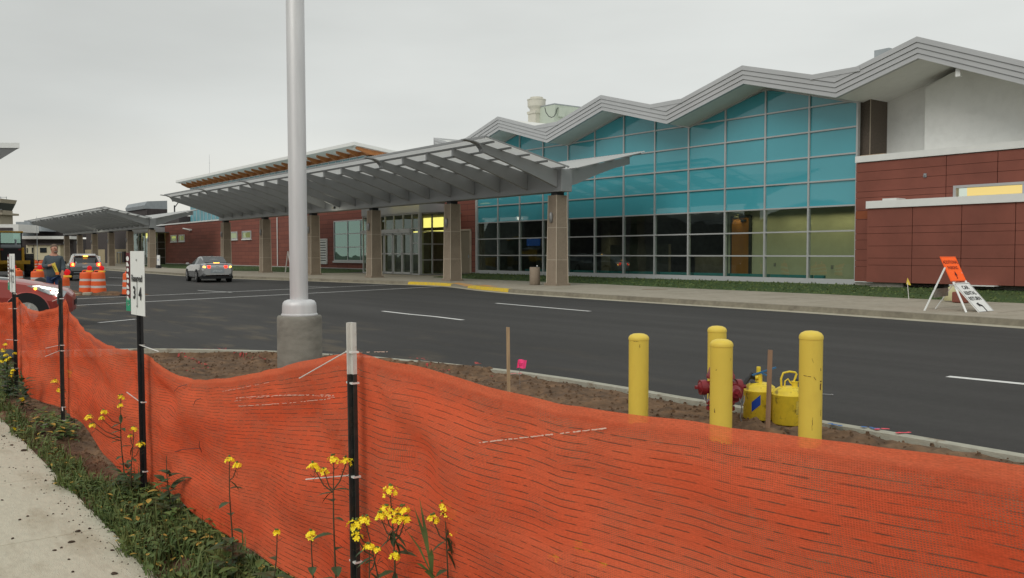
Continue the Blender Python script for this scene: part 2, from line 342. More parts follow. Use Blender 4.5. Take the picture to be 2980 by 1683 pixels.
def netmat():
    m,t,n,l=nt('orange_woven_netting'); out=n.new('ShaderNodeOutputMaterial')
    uv=n.new('ShaderNodeUVMap'); sp=n.new('ShaderNodeSeparateXYZ'); l.new(uv.outputs[0],sp.inputs[0])
    def math_(op,a,b=None,c=None):
        k=n.new('ShaderNodeMath'); k.operation=op
        for i,x in enumerate((a,b,c)):
            if x is None: continue
            if isinstance(x,(int,float)): k.inputs[i].default_value=x
            else: l.new(x,k.inputs[i])
        return k.outputs[0]
    def mr(x,a,b,c,d,cl=True):
        k=n.new('ShaderNodeMapRange'); k.clamp=cl; k.inputs[1].default_value=a; k.inputs[2].default_value=b; k.inputs[3].default_value=c; k.inputs[4].default_value=d; l.new(x,k.inputs[0]); return k.outputs[0]
    def noi(sx,sy,det=2,off=0):
        mp=n.new('ShaderNodeMapping'); mp.inputs['Scale'].default_value=(sx,sy,1); mp.inputs['Location'].default_value=(off,off*.7,0); l.new(uv.outputs[0],mp.inputs[0])
        k=n.new('ShaderNodeTexNoise'); k.inputs['Scale'].default_value=1; k.inputs['Detail'].default_value=det; l.new(mp.outputs[0],k.inputs['Vector']); return k.outputs[0]
    u,v=sp.outputs['X'],sp.outputs['Y']
    # open rows: a slit every 27 mm up the cloth, broken into dashes along it
    vw=math_('ADD',v,math_('MULTIPLY',noi(.8,1.5,2),.012))
    row=math_('DIVIDE',vw,.0245); fr=math_('FRACT',row); ri=math_('FLOOR',row)
    rowm=mr(math_('ABSOLUTE',math_('SUBTRACT',fr,.5)),.035,.085,1,0)
    cx=n.new('ShaderNodeCombineXYZ'); l.new(math_('MULTIPLY',u,17.),cx.inputs[0]); l.new(math_('MULTIPLY',ri,7.31),cx.inputs[1])
    wn=n.new('ShaderNodeTexNoise'); wn.inputs['Scale'].default_value=1; wn.inputs['Detail'].default_value=1.5; l.new(cx.outputs[0],wn.inputs['Vector'])
    dash=mr(wn.outputs[0],.43,.5,.12,1)
    patch=mr(noi(1.2,3,3,3),.3,.55,.4,1)
    topband=mr(v,1.11,1.13,1,0)       # plain selvedge at the top
    slit=math_('MULTIPLY',math_('MULTIPLY',math_('MULTIPLY',rowm,dash),patch),topband)
    # fine weave
    wu=math_('ABSOLUTE',math_('SUBTRACT',math_('FRACT',math_('DIVIDE',u,.0065)),.5))
    wv=math_('ABSOLUTE',math_('SUBTRACT',math_('FRACT',math_('DIVIDE',v,.0054)),.5))
    hole=math_('MULTIPLY',mr(wu,.22,.3,1,0),mr(wv,.2,.28,1,0))
    hole=math_('MULTIPLY',hole,mr(noi(5,7,4,9),.40,.6,.12,.95))
    hole=math_('MULTIPLY',math_('MULTIPLY',hole,.8),mr(v,1.13,1.15,1,.15))
    topt=math_('MULTIPLY',mr(v,1.07,1.11,0,.16),mr(noi(30,60,2,5),.3,.7,.6,1.2))
    a=math_('MINIMUM',math_('ADD',math_('ADD',math_('MULTIPLY',slit,.4),hole),topt),1.)
    # colour: two oranges mixed by stretched noise, lighter along the top hem
    cm=n.new('ShaderNodeMix'); cm.data_type='RGBA'; cm.inputs[6].default_value=(.73,.108,.045,1); cm.inputs[7].default_value=(.93,.19,.09,1)
    l.new(math_('MAXIMUM',mr(noi(.8,3,3,2),.35,.7,0,.8),mr(v,1.13,1.155,0,1)),cm.inputs[0])
    fib=mr(noi(90,420,2,4),.3,.7,.84,1.14)
    vm=n.new('ShaderNodeVectorMath'); vm.operation='SCALE'; l.new(cm.outputs[2],vm.inputs[0]); l.new(math_('MULTIPLY',fib,mr(slit,0,1,1,.2)),vm.inputs['Scale'])
    d=n.new('ShaderNodeBsdfDiffuse'); l.new(vm.outputs[0],d.inputs[0])
    tl=n.new('ShaderNodeBsdfTranslucent'); l.new(vm.outputs[0],tl.inputs[0])
    m1=n.new('ShaderNodeMixShader'); m1.inputs[0].default_value=.3; l.new(d.outputs[0],m1.inputs[1]); l.new(tl.outputs[0],m1.inputs[2])
    tp=n.new('ShaderNodeBsdfTransparent')
    m2=n.new('ShaderNodeMixShader'); l.new(a,m2.inputs[0]); l.new(m1.outputs[0],m2.inputs[1]); l.new(tp.outputs[0],m2.inputs[2])
    bp=n.new('ShaderNodeBump'); bp.inputs['Strength'].default_value=.5; bp.inputs['Distance'].default_value=.012
    l.new(noi(7,26,4,1),bp.inputs['Height']); l.new(bp.outputs[0],d.inputs['Normal'])
    l.new(m2.outputs[0],out.inputs[0]); return m
M['net']=netmat()
def brickmat():
    m,t,n,l=nt('red_panel_courses'); out=n.new('ShaderNodeOutputMaterial'); b=n.new('ShaderNodeBsdfPrincipled'); l.new(b.outputs[0],out.inputs[0]); b.inputs['Roughness'].default_value=.8
    tc=n.new('ShaderNodeTexCoord'); sp=n.new('ShaderNodeSeparateXYZ'); l.new(tc.outputs['Object'],sp.inputs[0])
    cx=n.new('ShaderNodeCombineXYZ'); l.new(sp.outputs['X'],cx.inputs[0]); l.new(sp.outputs['Z'],cx.inputs[1])
    br=n.new('ShaderNodeTexBrick'); l.new(cx.outputs[0],br.inputs['Vector'])
    br.inputs['Color1'].default_value=(.255,.08,.056,1); br.inputs['Color2'].default_value=(.20,.063,.046,1); br.inputs['Mortar'].default_value=(.06,.02,.016,1)
    br.inputs['Scale'].default_value=1; br.inputs['Mortar Size'].default_value=.012; br.inputs['Brick Width'].default_value=1.76; br.inputs['Row Height'].default_value=.36; br.inputs['Bias'].default_value=0
    l.new(br.outputs[0],b.inputs['Base Color']); return m
M['brick']=brickmat()
# ================================================================ SETTING
def lerp(pts,x):
    if x<=pts[0][0]: return pts[0][1]
    for (a,b),(c,d) in zip(pts,pts[1:]):
        if x<=c: return b+(d-b)*(x-a)/(c-a)
    return pts[-1][1]
def smooth(pts,x,w=1.2):
    return sum(lerp(pts,x+w*k/4) for k in range(-4,5))/9
KF=[(-60,6.6),(-30,6.1),(-21.7,5.5),(-16.5,4.9),(-8.7,4.65),(-2.4,4.3),(1.4,3.55),(4,2.6),(6.1,2.15),(9,2.5),(11.7,2.9),(13.6,3.2),(17.75,3.7),(21,4.6),(25.5,5.4),(35,5.8),(46,5.4),(63,4.7),(150,4.7)]
kf=lambda s: smooth(KF,s)
TB=[(-60,-.5),(-16,-.9),(-13,-1.35),(-6,-1.65),(0,-2.3),(14,-2.4),(15,-3),(16.5,-6.58),(28,-6.58),(29,-1.7),(38,-1.3),(41,-.3),(61,-.3),(63,-1.5),(80,-1.5),(82,-6.58),(150,-6.58)]
tb=lambda s: lerp(TB,s)
# near kerb line (asphalt side) and its continuation round the planting bed
NK=[(-60,18.15),(-22.3,18.15),(-20.84,18.32),(-20.1,18.52),(-19.1,18.81),(-18.3,19.15),(-17.6,19.5),(-16.8,19.95),(-16.0,20.7),(-15.4,21.5),(-14.9,22.5),(-14.6,23.6)]
def nk(s): return smooth(NK,s,.5)
SS=[-60+i*.5 for i in range(0,420)]
# open ground to the horizon
mb=MB(); mb.box((-1500,-1500,-.6),(1500,1500,-.3)); tag(build('ground',mb,M['plain']),kind='structure')
# asphalt
mb=MB()
ss=[s for s in SS if s<-14.5]
rows=[(s,nk(s)-.005,kf(s)) for s in ss]+[(-14.6,24.6,kf(-14.6)),(-14.4,60,kf(-14.4))]+[(s,60,kf(s)) for s in SS if s>=-14]
vs=[];fs=[]
for s,a,b in rows: vs+=[(s,a,0),(s,b,0)]
for i in range(len(rows)-1): fs.append((2*i,2*i+1,2*i+3,2*i+2))
mb.add(vs,fs); tag(gtop('road',mb,M['asphalt']),kind='structure')
# gutter, kerb, pavement, lawn on the building side
g=MB();k=MB();p=MB();la=MB()
for a,b in zip(SS,SS[1:]):
    A,B=kf(a),kf(b); r=.008
    def ramp(s): return 1-.8*max(0,1-abs(s-4.4)/1.6) if abs(s-4.4)<1.6 else 1
    za,zb=.15*ramp(a),.15*ramp(b)
    g.quad((a,A,.004),(b,B,.004),(b,B-.42,.014),(a,A-.42,.014))
    k.quad((a,A-.4,.0),(b,B-.4,.0),(b,B-.44,zb),(a,A-.44,za)); k.quad((a,A-.44,za),(b,B-.44,zb),(b,B-.6,zb+.004),(a,A-.6,za+.004))
    p.quad((a,A-.6,za+.004),(b,B-.6,zb+.004),(b,B-1.8,.17),(a,A-1.8,.17)); p.quad((a,A-1.8,.17),(b,B-1.8,.17),(b,tb(b),.2),(a,tb(a),.2))
    if not 16<=a<28.5 and a<81.5: la.quad((a,tb(a),.2),(b,tb(b),.2),(b,-6.62,.36),(a,-6.62,.36)); la.quad((a,-6.62,.36),(b,-6.62,.36),(b,-11,.38),(a,-11,.38))
tag(gtop('gutter',g,M['gutter']),kind='structure'); tag(gtop('kerb',k,M['kerb']),kind='structure'); tag(gtop('pavement',p,M['fwalk']),kind='structure')
tag(gtop('lawn',la,M['lawn']),kind='structure')
# saw-cut joints of the far pavement: shallow dark strips
j=MB(); s=-40.
while s<62:
    a=kf(s)-.62
    if not 15<s<29: j.quad((s,a,.164),(s+.02,a,.164),(s+.02,tb(s)+.02,.2045),(s,tb(s)+.02,.2045)) if False else j.add([(s,a-1.25,.176),(s+.022,a-1.25,.176),(s+.022,tb(s)+.02,.2045),(s,tb(s)+.02,.2045)],[(0,1,2,3)])
    s+=1.8
tag(gtop('pavement_joint',j,M['kerb']),kind='structure')
# short tufts along the lawn by the wall
random.seed(3); tf=MB()
for i in range(5200):
    s=random.uniform(-21,16) if i<4600 else random.uniform(28.5,60); t0=tb(s); t=random.uniform(-6.6,t0); z=.2+.16*(t0-t)/(t0+6.62)
    h=random.uniform(.02,.055)*(1.6 if t<-6.2 or random.random()<.03 else 1); a=random.uniform(0,6.28); w=random.uniform(.02,.05)
    dx,dy=math.cos(a)*w,math.sin(a)*w; lx,ly=random.uniform(-.04,.04),random.uniform(-.04,.04)
    tf.add([(s-dx,t-dy,z),(s+dx,t+dy,z),(s+lx,t+ly,z+h)],[(0,1,2)])
tag(gtop('lawn_grass',tf,M['grassb']),kind='stuff')
# painted kerb and ramp
def kerbpaint(mb,s0,s1):
    n=24
    for i in range(n):
        a=s0+(s1-s0)*i/n; b=s0+(s1-s0)*(i+1)/n; A,B=kf(a),kf(b)
        def rz(s): return .15*(1-.8*max(0,1-abs(s-4.4)/1.6) if abs(s-4.4)<1.6 else 1)
        za,zb=rz(a),rz(b)
        mb.quad((a,A-.393,.02),(b,B-.393,.02),(b,B-.432,zb+.004),(a,A-.432,za+.004)); mb.quad((a,A-.432,za+.004),(b,B-.432,zb+.004),(b,B-.6,zb+.009),(a,A-.6,za+.009))
mb=MB(); kerbpaint(mb,-1.35,3.4); kerbpaint(mb,5.6,9.2); tag(gtop('kerb_marking',mb,M['ypaint']),kind='structure')
mb=MB()
for i in range(16):
    a=.9+5.2*i/16; b=.9+5.2*(i+1)/16
    def pz(s,d): za=.15*(1-.8*max(0,1-abs(s-4.4)/1.6) if abs(s-4.4)<1.6 else 1)+.004; return za+(d-.6)/1.2*(.17-za)+.006
    mb.quad((a,kf(a)-.68,pz(a,.68)),(b,kf(b)-.68,pz(b,.68)),(b,kf(b)-1.15,pz(b,1.15)),(a,kf(a)-1.15,pz(a,1.15)))
tag(gtop('ramp_marking',mb,M['opaint']),kind='structure')
# white lane lines
def line(mb,pts,w,z=.004,jit=0):
    pts=[Vector((x,y)) for x,y in pts]
    for a,b in zip(pts,pts[1:]):
        d=(b-a).normalized(); n_=Vector((-d.y,d.x))*w/2
        mb.quad((*(a+n_),z),(*(b+n_),z),(*(b-n_),z),(*(a-n_),z))
mb=MB()
line(mb,[gz(209,871),gz(1175,827)],.12); line(mb,[gz(209,890),gz(1289,834)],.13)
line(mb,[gz(1443.7,883),gz(1717,906.5)],.14)
line(mb,[gz(1113,906),gz(1190,915),gz(1265,922),gz(1347,932)],.13)
line(mb,[gz(2758,1096.5),gz(2985,1119)],.15); line(mb,[gz(576,845.8),gz(675,851.5)],.12,.008)
line(mb,[gz(842,834),gz(957,836.5)],.12,.008); line(mb,[gz(287,940),gz(395,929.5)],.1)
line(mb,[gz(316,807.5),gz(380,811)],.14); line(mb,[gz(296,829.5),gz(380,832)],.13)
line(mb,[(-28.5,13.75),(-33,13.75)],.15)
tag(gtop('lane_marking',mb,M['paint']),kind='structure')
mb=MB(); mb.lathe([(.42,0),(.42,.012)],20,0,(-1.3,-.3+.4,.185)); 
s_,t_=gz(1905,843,.18); mb=MB(); mb.lathe([(.5,.178),(.5,.196),(.42,.2)],22,0,(s_,t_,0)); tag(gtop('manhole_cover',mb,M['pier']),'round rusty manhole cover set in the far pavement','manhole cover')
# near concrete path and its joints
mb=MB(); s=-36.
cuts=[-24.46+1.52*i for i in range(-7,14)]
for a,b in zip(cuts,cuts[1:]): mb.box((a+.006,23.84,-.18),(b-.006,26.9,-.05+random.uniform(-.001,.001)))
tag(gtop('footpath',mb,M['walk'],bevel=.006),kind='structure')
# soil bed between path and near kerb
def soilz(s,t):
    f=max(0,min(1,(23.4-t)/5.2)); z=-.075+.125*f
    q=noise.fractal(Vector((s*2.2,t*2.2,0)),.9,2.1,6)*.045+noise.fractal(Vector((s*9,t*9,4)),.8,2,3)*.03
    if t>23.8: q*=.3; z=min(z,-.08)
    k_=nk(s)
    if t<k_+.25: z=min(z,.065)+(.05 if s>-20.8 else .012)*0+(.05 if s>-20.8 else .0); q*=.5
    if s>-17: q*=.6
    # clods heaped by the fuel cans
    d=math.hypot(s+25.2,t-18.9); q+= .05*max(0,1-d/1.2)*abs(noise.noise(Vector((s*8,t*8,9))))*2
    return z+q
mb=MB(); s0,s1,t0,t1=-35.,-13.,18.3,23.98; ds=.055; ns=int((s1-s0)/ds); ntt=int((t1-t0)/ds)
for i in range(ns+1):
    for jx in range(ntt+1):
        s=s0+i*ds; t=t0+jx*ds; k_=nk(s) if s<-14.6 else 30
        z=soilz(s,t) if t>k_+(.07 if s<-21 else .035) else -.12
        mb.v.append((s,t,z))
for i in range(ns):
    for jx in range(ntt):
        a=i*(ntt+1)+jx; mb.f.append((a,a+1,a+ntt+2,a+ntt+1)); mb.m.append(0)
tag(gtop('soil',mb,M['soil'],smooth=True,sharp=60),kind='structure')
# loose crumbs of soil over the bed
random.seed(9); mb=MB()
for i in range(5200):
    s=random.uniform(-28.5,-15.2) if i<3600 else random.uniform(-23.2,-18.5); t=random.uniform(nk(s)+.12,23.3) if i<3600 else random.uniform(23.3,23.8)
    if i>600 and random.random()<.5 and i<3600: t=nk(s)+.12+abs(random.gauss(0,.9))
    if t>23.82: continue
    r=random.choice((.007,.009,.011,.014,.02))*(1 if i<3600 else .6); z=soilz(s,t)+r*.2; a=random.uniform(0,3); h=r*random.uniform(.5,1)
    c=[(s+math.cos(a+k*1.5708)*r*random.uniform(.7,1.2),t+math.sin(a+k*1.5708)*r*random.uniform(.7,1.2),z-r*.4) for k in range(4)]
    d=[(s+math.cos(a+.4+k*1.5708)*r*.6,t+math.sin(a+.4+k*1.5708)*r*.6,z+h) for k in range(4)]
    mb.add(c+d,[(4,5,6,7),(0,1,5,4),(1,2,6,5),(2,3,7,6),(3,0,4,7)])
tag(gtop('soil_crumbs',mb,M['soil']),kind='stuff')
# near kerb
mb=MB(); nks=[s*.25 for s in range(-140,-58)]
for a,b in zip(nks,nks[1:]):
    A,B=nk(a),nk(b); da=(nk(a+.05)-nk(a-.05))/.1; db=(nk(b+.05)-nk(b-.05))/.1
    la_=math.hypot(1,da); lb_=math.hypot(1,db); w=.1
    a2=(a-da/la_*w,A+w/la_); b2=(b-db/lb_*w,B+w/lb_)
    za=.085+.008*noise.noise(Vector((a,0,0))); zb=.085+.008*noise.noise(Vector((b,0,0)))
    mb.quad((a,A,za),(b,B,zb),(b2[0],b2[1],zb-.005),(a2[0],a2[1],za-.005)); mb.quad((a,A,-.1),(b,B,-.1),(b,B,zb),(a,A,za)); mb.quad((a2[0],a2[1],za-.005),(b2[0],b2[1],zb-.005),(b2[0],b2[1],-.1),(a2[0],a2[1],-.1))
tag(gtop('near_kerb',mb,M['nkerb']),kind='structure')
# utility marks sprayed on kerb and soil
mb=MB(); mb2=MB(); mb3=MB()
def blotch(mb,px,py,L,w,z,ang=0,n=9):
    s,t=gz(px,py,z)
    c,d=math.cos(ang),math.sin(ang)
    for i in range(n):
        x=L*(i/(n-1)-.5); ww=w*random.uniform(.5,1); cx,cy=s+c*x+random.uniform(-.015,.015),t+d*x+random.uniform(-.015,.015)
        pts=[]
        for k_ in range(7):
            a=k_*6.283/7; r=ww*random.uniform(.6,1.1); x_,y_=cx+math.cos(a)*r,cy+math.sin(a)*r
            pts.append((x_,y_,z+.004+.0004*i))
        mb.add(pts,[tuple(range(7))])
for px,py in ((2562,1250),(2632,1261),(1500,1088)): blotch(mb,px,py,.12,.03,.088,1.2,5)
for px,py in ((2430,1237),(2535,1246)): blotch(mb2,px,py,.1,.03,.088,.1,4)
def soilstroke(mb,a,b,w):
    (s0,t0),(s1,t1)=gz(*a,.04),gz(*b,.04); n=int(math.hypot(s1-s0,t1-t0)/.022)+1
    for i in range(n):
        f=i/n; s=s0+(s1-s0)*f+random.uniform(-.06,.06); t=t0+(t1-t0)*f+random.uniform(-.06,.06)
        if random.random()<.18: continue
        r=w*random.uniform(.15,.7); pts=[]
        for k_ in range(6):
            a_=k_*1.047; x_,y_=s+math.cos(a_)*r,t+math.sin(a_)*r*.8; pts.append((x_,y_,soilz(x_,y_)+.006))
        mb.add(pts,[tuple(range(6))])
for a,b,w in (((520,1022),(600,1056),.05),((600,1056),(520,1072),.05),((520,1022),(640,1016),.04),((640,1016),(760,1046),.05),((700,1030),(800,1040),.04),((1200,1052),(1250,1058),.04),((1250,1070),(1300,1082),.045),((1380,1068),(1400,1072),.06),((1430,1092),(1450,1095),.03)): soilstroke(mb3,a,b,w*.8)
tag(gtop('soil_spray_marking',mb3,M['redspray']),kind='structure')
tag(gtop('spray_marking',mb,M['pinkspray']),kind='structure'); tag(gtop('blue_spray_marking',mb2,M['bluespray']),kind='structure')
# ================================================================ TERMINAL BUILDING
WT=-6.62; MS=[15.60-2.1525*i for i in range(13)]
ter=gthing('terminal_building','airport terminal with wavy grey roof, teal glass front, red panelled wings and entrance','building',0,WT,.3)
def zig(s):             # underside of the folded roof at the wall
    pk=[-5.91,2.70,11.3,19.9]
    if s<-10.23: 
        return 7.48+(8.36-7.48)*min(1,(-10.23-s)/3.2) if s>-13.43 else 8.36-.41*(-13.43-s)
    d=min(abs(s-p_) for p_ in pk); return 8.62-.272*d
nodes=[-30.,-13.43,-10.23,-5.91,-1.62,2.70,6.99,11.3,15.6,18.1]
FT=-5.1
# roof slab: folded plate
mb=MB(); n_=len(nodes); TH_=.74
up=[(s,zig(s)) for s in nodes]
for (a,za),(b,zb) in zip(up,up[1:]):
    mb.quad((a,FT-.02,za+TH_-.1),(b,FT-.02,zb+TH_-.1),(b,-30,zb+TH_-.1),(a,-30,za+TH_-.1))
roof=gpart('roof',mb,M['membrane'],ter)
mb=MB()
for (a,za),(b,zb) in zip(up,up[1:]): mb.quad((a,FT-.03,za+.004),(b,FT-.03,zb+.004),(b,-9.4,zb+.004),(a,-9.4,za+.004))
build('soffit',mb,M['soffit'],roof)
# fascia: four stepped courses following the fold, each set a little behind the one above
mb=MB()
def course(o0,o1,t,top=False):
    for (a,za),(b,zb) in zip(up,up[1:]):
        mb.add([(a,t,za+o0),(b,t,zb+o0),(b,t,zb+o1),(a,t,za+o1),(a,t-.16,za+o0),(b,t-.16,zb+o0),(b,t-.16,zb+o1),(a,t-.16,za+o1)],[(0,1,2,3),(0,4,5,1),(3,2,6,7),(4,7,6,5)])
for i,(o0,o1) in enumerate(((0,.17),(.185,.355),(.37,.54),(.555,.74))): course(o0,o1,FT+.035*i)
for (a,za),(b,zb) in zip(up,up[1:]): mb.add([(a,FT-.1,za+.01),(b,FT-.1,zb+.01),(b,FT-.1,zb+.73),(a,FT-.1,za+.73)],[(0,1,2,3)])
e=18.1; mb.prism([(FT+.1,zig(e)),(FT+.1,zig(e)+.74),(-30,zig(e)+.74),(-30,zig(e))],0,e,e+.06)
build('fascia',mb,M['fascia'],roof)
# level crickets that fill the valleys at the edge
for c in (-10.23,-1.62,6.99,15.6):
    mb=MB(); zv=zig(c)+.74; h=.24; w=.9 if c!=-10.23 else .95
    mb.add([(c-w,FT+.105,zv+h),(c+w,FT+.105,zv+h),(c,FT+.105,zv-.02),(c-w,FT-.06,zv+h),(c+w,FT-.06,zv+h),(c,-8,zv)],[(0,1,2),(0,3,4,1),(3,5,4)])
    mb.box((c-w-.1,FT+.125,zv+h-.17),(c+w+.1,FT-.05,zv+h+.015)); build('cricket',mb,M['fascia'],roof)
# curtain wall
RZ=[.53,1.47,2.465,3.46,4.47,5.48,6.5,7.5,8.5]
fr=MB(); sp=MB(); vg=MB()
w=.075
for i,s in enumerate(MS):
    fr.box((s-w/2,WT-.09,.5),(s+w/2,WT+.075,zig(s)-.0))
for z in RZ[:]:
    # horizontals run between fold lines
    segs=[];cur=None
    x=MS[12]
    while x<MS[0]-.01:
        inside=zig(x+.05)>z+.03
        if inside and cur is None: cur=x
        if not inside and cur is not None: segs.append((cur,x)); cur=None
        x+=.1
    if cur is not None: segs.append((cur,MS[0]))
    for a,b in segs: fr.box((a,WT-.085,z-.03),(b,WT+.066,z+.03))
# sloping head member
for (a,za),(b,zb) in zip(up,up[1:]):
    if a>=-10.3 and b<=15.7:
        fr.add([(a,WT-.08,za-.07),(b,WT-.08,zb-.07),(b,WT-.08,zb+.02),(a,WT-.08,za+.02),(a,WT+.06,za-.07),(b,WT+.06,zb-.07),(b,WT+.06,zb+.02),(a,WT+.06,za+.02)],[(0,1,2,3),(4,5,6,7),(0,1,5,4),(2,3,7,6)])
cw=gpart('curtain_wall_frame',fr,M['mull'],ter)
mb=MB(); mb.box((MS[12]-.03,WT-.1,.34),(MS[0]+.03,WT+.1,.53)); build('sill',mb,M['fascia'],cw)
mb=MB()
for a in (-10.3,-7.2,-4.1): mb.box((a,WT+.02,.325),(a+3.05,WT+.14,.34))
build('base_strip',mb,M['trim'],cw)
for a,b in zip(MS,MS[1:]):
    s1,s0=a-.02,b+.02
    vg.add([(s0,WT,.53),(s1,WT,.53),(s1,WT,3.46),(s0,WT,3.46)],[(0,1,2,3)])
    for z0,z1 in zip(RZ[3:],RZ[4:]):
        ang=random.uniform(-.004,.004); an2=random.uniform(-.003,.003)
        def cl(s,z): return min(z,zig(s)-.01)
        if max(zig(s0),zig(s1))<z0: continue
        P=[(s0,z0),(s1,z0),(s1,cl(s1,z1)),(s0,cl(s0,z1))]
        P=[(x,max(z,z0-.001)) for x,z in P]
        sp.add([(x,WT+.004+ang*(x-s0)+an2*(z-z0),z) for x,z in P],[(0,1,2,3)])
build('teal_glazing',sp,M['teal'],cw); build('clear_glazing',vg,M['glass'],cw)
# interior: dim hall and the lit end room
mb=MB(); mb.box((-10.28,-20,.30),(15.5,WT-.12,.36)); gpart('hall_floor',mb,M['floor'],ter)
mb=MB(); mb.box((-2.3,-18.1,.36),(15.4,-18,3.6)); mb.box((-2.4,-18,.36),(-2.3,-8.55,3.6)); mb.box((15.4,-18,.36),(15.5,WT-.1,3.6)); mb.box((-10.28,-18.2,3.6),(15.5,WT-.1,3.75))
mb.box((4.5,-12,.36),(9.2,-11.8,2.1)); mb.box((10.5,-14,.36),(11.3,-13,3.6)); mb.box((0,-13.5,.36),(3.1,-12.4,1.4)); mb.box((11.9,-10.6,.36),(14.6,-10.4,1.6))
gpart('hall_interior',mb,M['roomdark'],ter)
mb=MB(); mb.box((-10.3,-8.62,.36),(-2.4,-8.5,3.6)); mb.box((-10.42,-8.6,.36),(-10.3,WT-.1,3.6)); room=gpart('room_wall',mb,M['roomwall'],ter)
mb=MB(); mb.box((-3.65,-8.49,.36),(-2.66,-8.43,3.24)); d_=build('interior_door',mb,M['browndoor'],room)
mb=MB(); mb.box((-3.78,-8.49,.36),(-3.65,-8.4,3.32)); mb.box((-2.66,-8.49,.36),(-2.6,-8.4,3.32)); mb.box((-3.78,-8.49,3.24),(-2.6,-8.4,3.32)); mb.box((-3.5,-8.43,3.05),(-3.2,-8.38,3.15)); build('door_frame',mb,M['dark'],d_)
for a,z,h_ in ((-5.1,1.0,.15),(-8.0,.92,.16),(-4.55,1.9,.1)): mb=MB(); mb.box((a,-8.47,z),(a+.1,-8.5,z+h_)); build('wall_socket',mb,M['conc'],room)
mb=MB()
for a,b in zip(MS[2:],MS[3:]):
    b2=max(b,-8.65)
    if a>-8.6: mb.box((b2+.06,WT-.45,.38),(a-.06,WT-.3,.68)); mb.box((b2+.1,WT-.29,.56),(a-.1,WT-.28,.6))
gpart('heater',mb,M['teals'],ter)
mb=MB(); mb.box((11.9,-8.6,2.05),(13.1,-8.5,2.55)); gpart('wall_screen',mb,M['bluesign'],ter)
for s,t,e in ((2,-12,28),(9,-12,28),(-4.3,-8.0,6),(-6.5,-8.0,10),(-8.7,-8.0,13)):  # first two are added fill to brighten the hall; the rest light the end room
    li=bpy.data.lights.new('room_and_fill_light','AREA'); li.energy=e; li.shape='RECTANGLE'; li.size=2.0; li.size_y=.25; li.color=(1,.88,.5); li.spread=R(130)
    o=bpy.data.objects.new('room_and_fill_light',li); COL.objects.link(o); o.parent=ter; o.location=(s,t-WT,3.5-.3)
li=bpy.data.lights.new('door_spotlight','SPOT'); li.energy=30; li.spot_size=R(55); li.spot_blend=.3; li.color=(1,.85,.3); li.shadow_soft_size=.03
o=bpy.data.objects.new('door_spotlight',li); COL.objects.link(o); o.parent=ter; o.location=(-2.95,-8.3-WT,3.55-.3); o.rotation_euler=(R(-12),0,0)
# masonry pier and recessed white walls under the eaves
mb=MB(); mb.prism([(-10.08,-6.95),(-10.54,-6.95),(-10.54,-8.15),(-10.08,-8.15)],2,.36,7.9); pier=gpart('corner_pier',mb,M['brownpier'],ter)
mb=MB(); mb.box((-10.55,-6.94,5.2),(-10.53,-6.96,7.7)); mb.box((-10.55,-6.953,4.9),(-10.556,-8.15,4.92)); build('mortar_joint',mb,M['mortar'],pier)
mb=MB(); 
def zwall(mb,a,b,t,z0,dz=0,n=24):
    for i in range(n):
        p0=a+(b-a)*i/n; p1=a+(b-a)*(i+1)/n
        mb.quad((p0,t,z0),(p1,t,z0),(p1,t,zig(p1)+dz),(p0,t,zig(p0)+dz))
zwall(mb,-10.4,-30,-8.14,5,.01,60); mb.box((-10.56,-8.13,5.0),(-10.6,-8.15,7.6)); w1=gpart('white_wall',mb,M['stucco'],ter)
mb=MB(); mb.add([(-12.53,-7.5,5),(-12.53,-7.5,7.75),(-13.6,-7.5,8.18),(-30,-7.5,1.3+.2),(-30,-7.5,5-3.5)],[(0,1,2,3,4)])
mb=MB(); n=40
for i in range(n):
    a=-12.45-(17.5)*i/n; b=-12.45-(17.5)*(i+1)/n
    f=lambda s: min(zig(s)-.0, 7.72+(-12.45-s)*.45)
    mb.add([(a,-7.45,5),(b,-7.45,5),(b,-7.45,f(b)),(a,-7.45,f(a)),(a,-8.13,5),(b,-8.13,5),(b,-8.13,f(b)),(a,-8.13,f(a))],[(0,1,2,3),(3,2,6,7)]+([(0,3,7,4)] if i==0 else []))
gpart('projecting_white_wall',mb,M['stucco'],ter)
s_,z_=gt(2440+1335*.2611,100+420*.2611,-5.3); mb=MB(); mb.box((s_-.09,-5.25,z_-.16),(s_+.07,-5.4,z_+.12)); gpart('eaves_lamp',mb,M['trim'],ter)
mb=MB(); mb.box((-9.66,-8.6,9.0),(-10.3,-9.4,9.78)); gpart('roof_vent',mb,M['greymetal'],ter)
# red annex, upper part and projecting lower box
def panelwall(s0,s1,t,zs,vs_,mi=0,gap=.012,depth=.05):
    m_=MB(); ed=[s0]+[v for v in vs_]+[s1]
    for a,b in zip(ed,ed[1:]):
        for z0,z1 in zip(zs,zs[1:]):
            m_.box((a-gap if a!=s0 else a,t-depth,z0+gap/2),(b+gap if b!=s1 else b,t,z1-gap/2))
    return m_
def hole(m_,h): return m_
RA=-6.33
z1=[.5,1.07,1.31,1.73,2.09,2.33,2.87,3.21,3.70,3.93,4.34,4.68,5.04]
v1=[-13.87-1.76*i for i in range(9)]
m_=MB(); ed=[-10.36]+v1+[-30]
for a,b in zip(ed,ed[1:]):
    for c,d in zip(z1,z1[1:]):
        A_,B_=a-(.012 if a!=-10.36 else 0),b+.012
        if c>=2.8 and d<=3.95 and b<-14.2 and a>-24:       # ribbon window opening
            if a>-14.17>b: B_=-14.15
            elif a<=-14.17: continue
        m_.box((A_,RA-.05,c+.006),(B_,RA,d-.006),1 if (a==-10.36 and c==2.87) else 0)
